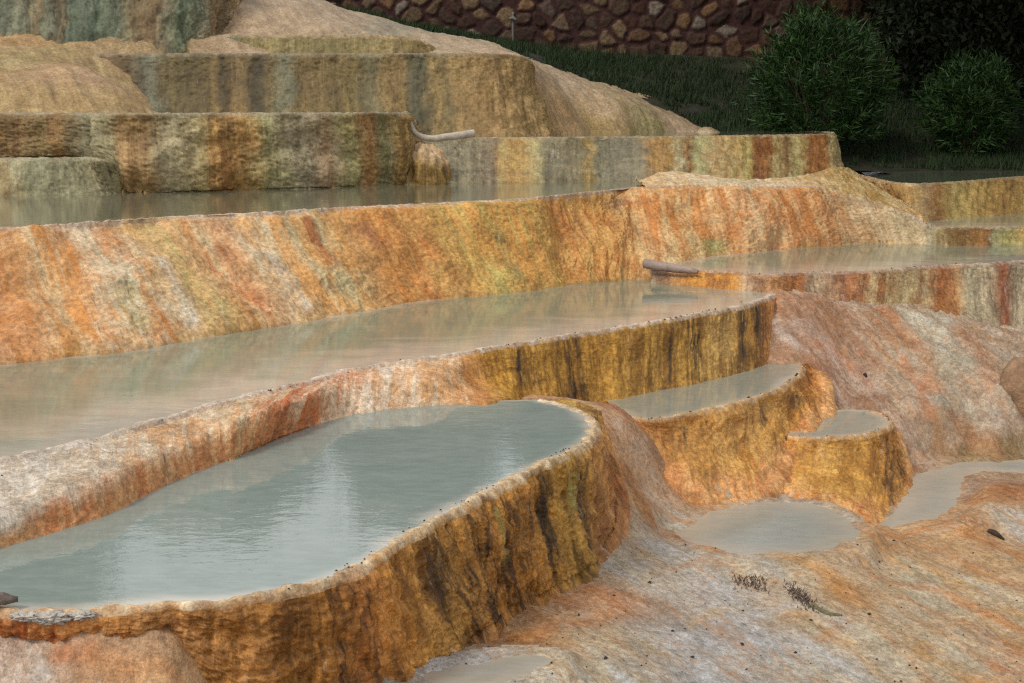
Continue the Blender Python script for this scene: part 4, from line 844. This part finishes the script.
# ------------------------------------------------------------------ rubble stone wall
def build_wall():
    x0, x1, z0, z1, Yw = -4.2, 12.5, CZ - .6, CZ + 2.3, 21.6
    step = .021
    nx, nz = int((x1 - x0) / step), int((z1 - z0) / step)
    X, Z = np.meshgrid(np.linspace(x0, x1, nx), np.linspace(z0, z1, nz))
    rng = np.random.default_rng(3)
    sx, sz = .27, .22
    cols_, rows_ = int((x1 - x0) / sx) + 2, int((z1 - z0) / sz) + 2
    ci = (np.arange(rows_)[:, None] * sz + z0 - sz * .5) + rng.uniform(-.42, .42, (rows_, cols_)) * sz
    cj = (np.arange(cols_)[None] * sx + x0 - sx * .5) + (np.arange(rows_)[:, None] % 2) * sx * .5 + rng.uniform(-.42, .42, (rows_, cols_)) * sx
    big = rng.uniform(.0, .05, (rows_, cols_))
    wx = X + .035 * fbm(X * 5, Z * 5, .4, 3); wz = Z + .035 * fbm(X * 5, Z * 5, 7.4, 3)
    r0 = np.floor((Z - z0) / sz + .5).astype(int); c0 = np.floor((X - x0) / sx + .5).astype(int)
    f1 = np.full(X.shape, 9.0); f2 = np.full(X.shape, 9.0); idx = np.zeros(X.shape, int)
    for dr in (-2, -1, 0, 1, 2):
        for dc in (-2, -1, 0, 1, 2):
            rr = np.clip(r0 + dr, 0, rows_ - 1); cc = np.clip(c0 + dc, 0, cols_ - 1)
            d = np.hypot((wx - cj[rr, cc]) * .9, wz - ci[rr, cc]) - big[rr, cc]
            same = (idx == rr * cols_ + cc)
            b = (d < f1) & ~(same & (f1 < 9))
            f2 = np.where(b, f1, np.where((d < f2) & ~same, d, f2)); idx = np.where(b, rr * cols_ + cc, idx); f1 = np.where(b, d, f1)
    edge = f2 - f1
    st = np.clip((edge - .030 - .03 * np.abs(fbm(X * 3, Z * 3, 2.2, 2))) / .03, 0, 1); st = st * st * (3 - 2 * st)
    ns = rows_ * cols_
    pal = np.array([S(146, 116, 74), S(120, 84, 50), S(96, 60, 42), S(176, 156, 132), S(130, 104, 74), S(104, 76, 54), S(150, 108, 60), S(196, 180, 160), S(92, 66, 50), S(120, 96, 80)])
    pid = rng.choice(len(pal), ns, p=[.17, .14, .13, .06, .14, .13, .11, .01, .06, .05])
    sc = pal[pid] * rng.uniform(.34, .70, (ns, 1))
    sc = sc.mean(1, keepdims=True) + (sc - sc.mean(1, keepdims=True)) * .75
    mort = S(66, 42, 38)
    tint = mort * (1 - st[..., None]) + sc[idx] * st[..., None]
    lift = rng.uniform(.02, .06, ns)[idx]
    y = Yw - st * lift * .7 - .012 * fbm(X * 14, Z * 14, .7, 4) * (0.3 + st)
    G = np.stack([X, y, Z], -1)
    root = empty('stone_wall', (4, Yw, z0), 'rubble retaining wall of mixed brown and pale stones in reddish mortar, behind the grass', 'wall')
    grid_obj('stonework', G - np.array([4, Yw, z0]), tint_mat('rubble_stone', .85, 26, .6, .02), root, None, {'tint': tint})
    # coping and body so the wall has thickness
    body = np.array([(x0, Yw + .01, z0), (x1, Yw + .01, z0), (x1, Yw + .5, z0), (x0, Yw + .5, z0), (x0, Yw + .01, z1), (x1, Yw + .01, z1), (x1, Yw + .5, z1), (x0, Yw + .5, z1)]) - np.array([4, Yw, z0])
    mesh_obj('core', body, [[0, 1, 5, 4], [1, 2, 6, 5], [2, 3, 7, 6], [3, 0, 4, 7], [4, 5, 6, 7]], plain('wall_core', S(110, 84, 66), .9), root, smooth=False)
build_wall()
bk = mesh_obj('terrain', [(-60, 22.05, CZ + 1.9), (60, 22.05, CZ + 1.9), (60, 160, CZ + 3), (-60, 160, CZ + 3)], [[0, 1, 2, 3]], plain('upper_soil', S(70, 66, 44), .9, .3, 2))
tag(bk, 'upper ground behind the stone wall', 'terrain', None, 'structure')

# ------------------------------------------------------------------ tubes
def tube(pts, rad, n=10, nl=40, wob=0.0, seed=0.0, cap=True, hollow=0.0):
    C = smooth_curve(np.concatenate([pts, np.asarray(rad, float)[:, None]], 1), nl)
    c, rr = C[:, :3], C[:, 3]
    t = np.gradient(c, axis=0); t /= np.linalg.norm(t, axis=1, keepdims=True)
    up = np.array([.13, .21, .97]); a = np.cross(t, up); a /= np.linalg.norm(a, axis=1, keepdims=True); b = np.cross(a, t)
    th = np.linspace(0, 2 * np.pi, n, endpoint=False)
    ring = np.cos(th)[None, :, None] * a[:, None] + np.sin(th)[None, :, None] * b[:, None]
    rn = rr[:, None] * (1 + wob * fbm(np.arange(nl)[:, None] * .15 + seed, np.cos(th)[None] * 1.2, np.sin(th)[None] * 1.2 + seed, 3))
    V = (c[:, None] + ring * rn[..., None]).reshape(-1, 3)
    Fs = [[i * n + j, i * n + (j + 1) % n, (i + 1) * n + (j + 1) % n, (i + 1) * n + j] for i in range(nl - 1) for j in range(n)]
    V = list(V)
    if cap:
        for end, base in ((0, 0), (nl - 1, (nl - 1) * n)):
            if hollow:
                inner = len(V)
                for j in range(n): V.append(c[end] + ring[end, j] * rr[end] * hollow)
                deep = len(V)
                dirn = t[0] if end == 0 else -t[-1]
                for j in range(n): V.append(c[end] + ring[end, j] * rr[end] * hollow + dirn * .08)
                for j in range(n):
                    k = (j + 1) % n
                    Fs.append([base + j, base + k, inner + k, inner + j]); Fs.append([inner + j, inner + k, deep + k, deep + j])
                V.append(c[end] + dirn * .08)
                for j in range(n): Fs.append([deep + j, deep + (j + 1) % n, len(V) - 1, len(V) - 1])
            else:
                V.append(c[end])
                for j in range(n): Fs.append([base + j, base + (j + 1) % n, len(V) - 1, len(V) - 1])
    return V, Fs


def poly_obj(name, V, Fs, mat, parent=None, smooth=True):
    me = bpy.data.meshes.new(name)
    Fs = [tuple(dict.fromkeys(int(i) for i in f)) for f in Fs]
    me.from_pydata([tuple(float(t) for t in v) for v in V], [], Fs); me.update()
    me.polygons.foreach_set('use_smooth', np.full(len(me.polygons), smooth)); me.materials.append(mat)
    return link(bpy.data.objects.new(name, me), parent)


M_PIPE = plain('crusted_pipe', S(186, 174, 156), .6, .18, 18, .4, .01)
M_PIPE2 = plain('grey_crusted_pipe', S(150, 132, 122), .6, .25, 16, .5, .01)
V, Fs = tube([q(404, .07, 12.98), r(409, 121, 12.96), r(413, 130, 12.95), r(420, 136, 12.95), r(432, 138.5, 12.98), r(450, 136.6, 13.05), r(474, 133.2, 13.15)], [.016, .021, .024, .026, .029, .034, .037], 12, 60, .12, hollow=.6)
o = poly_obj('water_pipe', V, Fs, M_PIPE); tag(o, 'bent pale crusted pipe curling off the terrace corner onto the upper rim', 'pipe')
V, Fs = tube([r(645, 263.5, 10.62), r(658, 266, 10.55), r(672, 268, 10.5), r(686, 270, 10.44), r(698, 272, 10.4)], [.036, .036, .033, .027, .015], 12, 50, .15, 3.0, hollow=.6)
o = poly_obj('water_pipe', V, Fs, M_PIPE2); tag(o, 'straight grey crusted pipe lying on the left lip of the right hand pool', 'pipe')

# standpipe before the stone wall
root = empty('standpipe', tuple(r(513, 44, 21.35)), 'thin grey tap post standing against the stone wall', 'tap post')
b0 = r(513, 46, 21.35); M_ZINC = plain('zinc', S(110, 106, 100), .6, .12, 30)
V, Fs = tube([b0 - b0, np.array([0, 0, .2]), np.array([0, 0, .46])], [.02, .02, .02], 8, 12); poly_obj('post', V, Fs, M_ZINC, root)
V, Fs = tube([np.array([-.05, -.02, .36]), np.array([0, -.03, .37]), np.array([.05, -.05, .34])], [.018, .03, .018], 8, 10); poly_obj('tap', V, Fs, M_ZINC, root)

# ------------------------------------------------------------------ shrubs and trees
def leaves(cent, dirs, L, Wd, rng, fold=.25):
    """slender leaf: two triangles pairs (4-vertex diamond with a bent tip)"""
    n = len(cent)
    d = dirs / np.linalg.norm(dirs, axis=1, keepdims=True)
    s = np.cross(d, rng.normal(size=(n, 3))); s /= np.linalg.norm(s, axis=1, keepdims=True)
    up = np.cross(s, d)
    L = np.asarray(L)[:, None]; Wd = np.asarray(Wd)[:, None]
    a = cent; m1 = cent + d * L * .45 + s * Wd * .5 + up * L * .03; m2 = cent + d * L * .45 - s * Wd * .5 + up * L * .03
    t = cent + d * L - up * L * fold * rng.uniform(0, .8, (n, 1))
    return np.stack([a, m1, t, m2], 1).reshape(-1, 3), np.arange(n * 4).reshape(-1, 4)


def oleander(name, label, base, rx, ry, hz, nshoot, seed, lean=(0, 0)):
    rng = np.random.default_rng(seed)
    root = empty(name, tuple(base), label, 'shrub', 'dark green shrubs at the foot of the stone wall')
    # shoots start inside and end on an uneven dome
    u = rng.uniform(0, 2 * np.pi, nshoot); v = np.arccos(rng.uniform(-.72, 1, nshoot))
    dr = np.stack([np.sin(v) * np.cos(u), np.sin(v) * np.sin(u), np.cos(v)], 1)
    k = 1 + .30 * fbm(dr[:, 0] * 2.2 + seed, dr[:, 1] * 2.2, dr[:, 2] * 2.2, 3) + rng.normal(0, .075, nshoot)
    rad = k * rng.uniform(.45, 1, nshoot) ** .4
    tip = dr * np.array([rx, ry, hz * .52]) * rad[:, None] + np.array([lean[0], lean[1], hz * .5])
    tip[:, 2] = np.maximum(tip[:, 2], .06)
    sd = dr * np.array([1, 1, .7]) + np.array([0, 0, .75]); sd /= np.linalg.norm(sd, axis=1, keepdims=True)
    per = 11
    i = np.repeat(np.arange(nshoot), per); n = len(i)
    back = rng.uniform(0, .24, n)
    cent = tip[i] - sd[i] * back[:, None]
    side = rng.normal(size=(n, 3)); side -= (side * sd[i]).sum(1, keepdims=True) * sd[i]; side /= np.linalg.norm(side, axis=1, keepdims=True)
    dirs = sd[i] * rng.uniform(.35, 1.1, (n, 1)) + side * .75
    V, Fq = leaves(cent, dirs, rng.uniform(.08, .16, n), rng.uniform(.014, .026, n), rng)
    var = np.clip(np.repeat(rng.uniform(0, 1, nshoot)[i] * .6 + rng.uniform(0, .4, n), 4), 0, 1)
    mesh_obj('foliage', V, Fq, M_OLE, root, None, {'var': var}, smooth=False)
    VV, FF = [], []
    for j in range(14):
        a = rng.uniform(0, 2 * np.pi); e = np.array([math.cos(a) * rx * .6, math.sin(a) * ry * .6, hz * rng.uniform(.5, .8)])
        v_, f_ = tube([np.array([math.cos(a) * .06, math.sin(a) * .06, -.06]), e * np.array([.4, .4, .5]), e], [.018, .013, .006], 6, 8)
        FF += [[q_ + len(VV) for q_ in ff] for ff in f_]; VV += v_
    poly_obj('stem', VV, FF, M_BARK, root)
    return root


M_OLE = leaf_mat('shrub_leaf', S(22, 46, 16), S(52, 82, 30), .55)
M_BARK = plain('bark', S(84, 70, 56), .9, .3, 14, .6, .03)
oleander('oleander_shrub', 'larger dense dark green shrub behind the short gold striped terrace', q(818, .62, 18.0), .86, .75, 1.80, 1150, 21, (0.0, 0))
oleander('oleander_shrub', 'smaller dark green shrub behind the dark pool near the right edge', q(967, .66, 18.3), 00.60, .56, 1.30, 680, 22)
M_LEAF = leaf_mat('tree_leaf', S(28, 38, 22), S(50, 62, 34), .65)


def tree(label, base, h, rx, ry, rz, nclump, seed, per=70, lean=(0, 0), ls=1.0):
    rng = np.random.default_rng(seed)
    root = empty('broadleaf_tree', tuple(base), label, 'tree', 'dark trees around the stone wall')
    c = np.array([lean[0], lean[1], h - rz])
    d = rng.normal(size=(nclump, 3)); d /= np.linalg.norm(d, axis=1, keepdims=True)
    k = (1 + .3 * fbm(d[:, 0] * 1.8 + seed, d[:, 1] * 1.8, d[:, 2] * 1.8, 3)) * rng.uniform(.2, 1, nclump) ** .45
    cc = c + d * np.array([rx, ry, rz]) * k[:, None]
    i = np.repeat(np.arange(nclump), per); n = len(i)
    cent = cc[i] + rng.normal(0, .24, (n, 3)) * np.array([1, 1, .7])
    V, Fq = leaves(cent, rng.normal(size=(n, 3)) + np.array([0, 0, -.3]), rng.uniform(.14, .28, n) * ls, rng.uniform(.07, .13, n) * ls, rng)
    mesh_obj('crown', V, Fq, M_LEAF, root, None, {'var': np.clip(np.repeat(rng.uniform(0, 1, nclump)[i] * .6 + rng.uniform(0, .4, n), 4), 0, 1)}, smooth=False)
    VV, FF = tube([np.array([0, 0, -.3]), np.array([.05, 0, h * .25]), np.array([lean[0] * .4, lean[1] * .4, h * .5]), c], [.22, .17, .13, .05], 10, 24, .15, seed)
    for j in rng.choice(nclump, 16):
        s_ = np.array([lean[0] * .35, lean[1] * .35, h * rng.uniform(.32, .55)])
        v_, f_ = tube([s_, (s_ + cc[j]) / 2 + rng.normal(0, .15, 3), cc[j]], [.07, .045, .012], 6, 10)
        FF = list(FF) + [[q_ + len(VV) for q_ in ff] for ff in f_]; VV = list(VV) + v_
    poly_obj('trunk', VV, FF, M_BARK, root)


zt = 1.9
tree('tall dark tree behind the wall above the upper left cascade', (-10.2, 25.5, CZ + zt), 8.8, 2.4, 2.6, 4.2, 560, 31)
tree('broad tree left of the gap in the row behind the wall', (-5.5, 26.5, CZ + zt), 3.2, 1.7, 1.8, 1.7, 320, 32)
tree('middle tree of the row behind the wall', (-1.8, 26.0, CZ + zt), 3.1, 1.15, 1.6, 1.65, 280, 33)
tree('rounded tree right of the narrow gap behind the wall', (1.9, 26, CZ + zt), 2.9, 1.75, 1.8, 1.6, 380, 34)
tree('wide dark tree overhanging the wall behind the larger shrub', (5.4, 23.2, CZ + zt), 7.2, 2.8, 4.2, 3.3, 1000, 35, per=80, lean=(.2, -3.2))
tree('wide dark tree overhanging the wall behind the smaller shrub', (9.4, 23.0, CZ + zt), 8.4, 3.6, 4.0, 3.7, 1000, 36, per=80, lean=(-.4, -2.4))
tree('spreading dark tree on the bank beyond the right edge, shading the shrubs', (9.6, 17.4, CZ - .9), 9.0, 5.4, 4.4, 3.3, 1300, 39, per=80, lean=(-1.0, .6))
tree('low branched dark tree against the wall behind the smaller shrub', (6.9, 20.6, CZ - .1), 5.2, 1.9, .7, 2.7, 800, 40, per=170, ls=.55)
tree('low branched dark tree against the wall at the right edge', (9.6, 20.4, CZ - .3), 5.6, 2.0, .8, 2.9, 800, 41, per=170, ls=.55)
tree('dark tree at the far right end of the wall', (13.6, 23.0, CZ + zt), 8.6, 3.2, 3.4, 4.0, 520, 37, lean=(-1, -2.0))
tree('dark tree at the far left behind the cascade', (-13.5, 24.5, CZ + zt), 10.0, 3.4, 2.8, 4.6, 520, 38)

# ------------------------------------------------------------------ stones, tufts, litter
def stone(name, label, c, rx, ry, rz, mat, seed, cat, amp=.3, freq=1.8, rot=0.):
    u, v = np.meshgrid(np.linspace(0, 2 * np.pi, 40, endpoint=False), np.linspace(0, np.pi, 22))
    d = np.stack([np.sin(v) * np.cos(u), np.sin(v) * np.sin(u), np.cos(v)], -1)
    k = 1 + amp * fbm(d[..., 0] * freq + seed, d[..., 1] * freq, d[..., 2] * freq, 4)
    P = d * k[..., None] * np.array([rx, ry, rz])
    R = np.array([[math.cos(rot), -math.sin(rot), 0], [math.sin(rot), math.cos(rot), 0], [0, 0, 1]])
    P = P @ R.T
    Fs = [[i * 40 + j, (i + 1) * 40 + j, (i + 1) * 40 + (j + 1) % 40, i * 40 + (j + 1) % 40] for i in range(21) for j in range(40)]
    o = poly_obj(name, P.reshape(-1, 3), Fs, mat); o.location = c
    return tag(o, label, cat)


c = GRD.hit(1030, 414)
stone('boulder', 'rounded brown grey boulder on the pink slope at the right edge', (c[0], c[1] + .12, c[2] + .12), .17, .2, .25, plain('boulder_rock', S(150, 120, 92), .7, .3, 9, .6, .03), 4., 'boulder', .16, 1.4)
M_DRIFT = plain('grey_bark', S(120, 108, 98), .85, .35, 40, .7, .01)
c = p(-1, 611, dA)
V, Fs = tube([c + np.array([-.12, .02, .035]), c + np.array([-.02, .0, .035]), c + np.array([.05, .02, .03])], [.02, .026, .008], 9, 24, .5, 2.)
tag(poly_obj('driftwood', V, Fs, M_DRIFT), 'short grey splintered wood chunk on the near rim at left edge', 'driftwood')
M_CHIP = plain('grey_crust', S(188, 180, 168), .7, .3, 40, .6, .01)
for i, (x, y, s_, lb) in enumerate([(27, 616, .022, 'pale grey crust lump beside the wood chunk on the near rim'), (50, 617, .026, 'largest pale grey crust lump on the near rim at left'), (82, 615, .020, 'right hand pale grey crust lump on the near rim at left')]):
    c = p(x, y, dA + .005)
    stone('crust_lump', lb, (c[0], c[1], c[2] - .002), s_ * 1.9, s_, s_ * .6, M_CHIP, 3. + i * 2.7, 'crust lump', .8, 3.0)
M_TUFT = plain('dead_tuft', S(104, 88, 78), .9, .4, 60)
M_TUFT2 = plain('tuft_crust', S(150, 138, 124), .8, .3, 60)


def tuft(label, path, n, hgt, spread, seed):
    rng = np.random.default_rng(seed)
    L = smooth_curve(np.array([GRD.hit(*c) for c in path]), 40)
    o0 = L[20]
    root = empty('dead_plant', tuple(o0), label, 'dead plant', 'dead plants on the lower ground')
    VV, FF = [], []
    for j in range(n):
        b = L[rng.integers(0, 40)] - o0 + np.append(rng.normal(0, spread * .45, 2) * np.array([1, 2.4]), -.006)
        dv = np.append(rng.normal(0, .5, 2), 1) * hgt * rng.uniform(.4, 1.15)
        v_, f_ = tube([b, b + dv * .5 + rng.normal(0, hgt * .12, 3), b + dv], [hgt * .07, hgt * .09, hgt * .06], 5, 5)
        FF += [[q_ + len(VV) for q_ in ff] for ff in f_]; VV += v_
    poly_obj('foliage', VV, FF, M_TUFT, root, smooth=False)
    VV, FF = tube(L - o0 + np.array([0, 0, -.004]), np.full(40, hgt * .5) * (1 - .6 * np.abs(np.linspace(-1, 1, 40)) ** 2), 8, 40, .6, seed)
    poly_obj('root_mat', VV, FF, M_TUFT2, root)


tuft('left, rounder dead plant clump with white crusted stalks on the grey ground', [(739, 577), (746, 580), (754, 579), (760, 581)], 230, .022, .07, 41)
tuft('right, longer dead plant strip trailing down the grey ground like a comb', [(786, 586), (794, 591), (804, 600), (812, 606)], 260, .024, .04, 42)
V, Fs = tube(np.array([GRD.hit(*c) + np.array([0, 0, .004]) for c in [(812, 606), (820, 611), (830, 615), (842, 616)]]), [.016, .014, .01, .004], 7, 24, .4, 6.)
tag(poly_obj('root', V, Fs, plain('algae_root', S(112, 104, 72), .8, .3, 40)), 'thin olive root tailing off from the longer dead plant', 'root')
M_DARK = plain('dark_wood', S(62, 54, 48), .9, .35, 40)
def twig(label, a, b, rad, hit=GRD.hit, lift=.008, d=None):
    A_, B_ = (hit(*a), hit(*b)) if d is None else (p(*a, d), p(*b, d))
    up = np.array([0, 0, lift])
    V, Fs = tube([A_ + up, (A_ + B_) / 2 + up * 1.8, B_ + up], [rad, rad * 1.1, rad * .5], 7, 14, .4, a[0])
    tag(poly_obj('twig', V, Fs, M_DARK), label, 'twig')
twig('grey blue twig on the orange ground near the right edge', (988, 532), (1004, 541), .012)
twig('dark stick at the waterline under the orange slope', (331, 300), (338, 295), .012, d=dB, lift=.02)
c = GRD.hit(865, 377)
stone('dark_stone', 'small black green stone stuck on the pink slope', (c[0], c[1], c[2] + .006), .014, .013, .024, M_DARK, 9., 'stone')
c = GRD.hit(619, 486)
stone('crust_chip', 'white crust chip on the brown flank right of the nearest basin', (c[0], c[1], c[2] + .008), .016, .014, .026, plain('white_crust', S(204, 190, 168), .7, .15, 40), 12., 'crust chip', .5, 2.2)

# dark flecks of leaf and grit along the rims and over the ground: too many and too small to count
M_LITTER = plain('litter', S(56, 48, 40), .9, .4, 80)
rng = np.random.default_rng(77)
VV, FF = [], []
def fleck(c, s_):
    n = 7; th = np.linspace(0, 2 * np.pi, n, endpoint=False); rr = s_ * rng.uniform(.4, 1.1, n); a0 = rng.uniform(.4, 1.0); h_ = s_ * rng.uniform(.25, .5)
    ro = rng.uniform(0, np.pi)
    x = rr * np.cos(th); y = rr * np.sin(th) * a0
    x, y = x * math.cos(ro) - y * math.sin(ro), x * math.sin(ro) + y * math.cos(ro)
    k = len(VV)
    for i in range(n): VV.append((c[0] + x[i], c[1] + y[i], c[2] - .002))
    VV.append((c[0], c[1], c[2] + h_))
    for i in range(n): FF.append((k + i, k + (i + 1) % n, k + n))
for rimpts, d, cnt, off in (([s[:2] for s in A_rim[7:18]], dA, 46, .05), ([(150, 428), (240, 400), (330, 380), (395, 363), (476, 352), (580, 334), (690, 316), (772, 296)], dB, 46, .03), ([s[0] for s in C_st], dC, 20, .02), ([s[0] for s in K_st], dK, 12, .02), ([s[0] for s in J_st], dJ, 16, .04), ([(0, 229), (256, 213), (512, 200)], dD, 10, .03)):
    L = smooth_curve(np.array([p(x, y, d) for x, y in rimpts]), 400)
    for j in range(cnt):
        i = rng.integers(0, 399) if rng.random() < .5 else int(np.clip(rng.normal([60, 200, 320][j % 3], 18), 0, 399))
        t = L[min(i + 1, 399)] - L[max(i - 1, 0)]; o_ = np.array([t[1], -t[0], 0]); o_ /= np.linalg.norm(o_)
        fleck(L[i] - o_ * rng.uniform(0, off) + np.array([0, 0, .008]), rng.uniform(.004, .011) * (np.linalg.norm(L[i] - CAM) / 6.5))
for j in range(150):
    x, y = rng.uniform(440, 1024), rng.uniform(540, 683)
    if x < 600 and y < 600: continue
    c = GRD.hit(x, y); fleck(c + np.array([0, 0, .006]), rng.choice([.005, .007, .010, .014], p=[.45, .35, .15, .05]))
for (x, y) in [(3, 478), (14, 475), (24, 476), (48, 464), (60, 430)] * 2:
    fleck(p(x + rng.uniform(-4, 4), y + rng.uniform(-2, 2), dB + .03) + np.array([0, 0, .012]), rng.uniform(.006, .011))
lit = poly_obj('debris', VV, FF, M_LITTER, smooth=False)
tag(lit, 'scattered dark leaf flecks and grit along the rims and on the ground', 'debris', None, 'stuff')

# ------------------------------------------------------------------ light, sky, camera
w = bpy.data.worlds.new('World'); SC.world = w; w.use_nodes = True
nt = w.node_tree; nt.nodes.clear()
sky = nt.nodes.new('ShaderNodeTexSky'); sky.sky_type = 'NISHITA'; sky.sun_disc = False
EL, AZ = 50, 230
sky.sun_elevation = math.radians(EL); sky.sun_rotation = math.radians(AZ)
sky.air_density = 1.6; sky.dust_density = 7.0; sky.ozone_density = 1.0
bg = nt.nodes.new('ShaderNodeBackground'); bg.inputs[1].default_value = .15
wo = nt.nodes.new('ShaderNodeOutputWorld'); kw = N(nt)
dirv = kw.n('TexCoord').outputs['Generated']
cl = kw.noise(kw.scale(dirv, (1.0, 1.0, 2.2)), 2.3, 6, .55, .4)
cloud = kw.mix(kw.mapr(cl, .3, .7), (4.0, 4.1, 4.4), (6.0, 6.1, 6.3))      # thin bright overcast over the blue sky
mx = kw.mix(kw.mapr(cl, .22, .5, .6, .92), sky.outputs[0], cloud)
nt.links.new(mx, bg.inputs[0]); nt.links.new(bg.outputs[0], wo.inputs[0])
sd = bpy.data.lights.new('sun', 'SUN'); sd.energy = 1.4; sd.angle = math.radians(13); sd.color = (1, .95, .88)
so = bpy.data.objects.new('sun', sd); link(so)
sunv = np.array([math.sin(math.radians(AZ)) * math.cos(math.radians(EL)), math.cos(math.radians(AZ)) * math.cos(math.radians(EL)), math.sin(math.radians(EL))])
from mathutils import Vector
so.rotation_euler = Vector(tuple(-sunv)).to_track_quat('-Z', 'Y').to_euler()
so.location = tuple(sunv * 30)
cd = bpy.data.cameras.new('camera'); co = bpy.data.objects.new('camera', cd); link(co)
cd.sensor_width = 36; cd.lens = F / W * 36; cd.clip_end = 2000; cd.clip_start = .05
co.location = tuple(CAM); co.rotation_euler = (math.pi / 2 - PITCH, 0, 0)
SC.camera = co
SC.view_settings.view_transform = 'Standard'; SC.view_settings.look = 'None'; SC.view_settings.exposure = 0.16; SC.view_settings.gamma = 1.0
SC.cycles.use_denoising = False
SC.cycles.pixel_filter_type = 'BLACKMAN_HARRIS'; SC.cycles.filter_width = 1.3
SC.cycles.max_bounces = 6
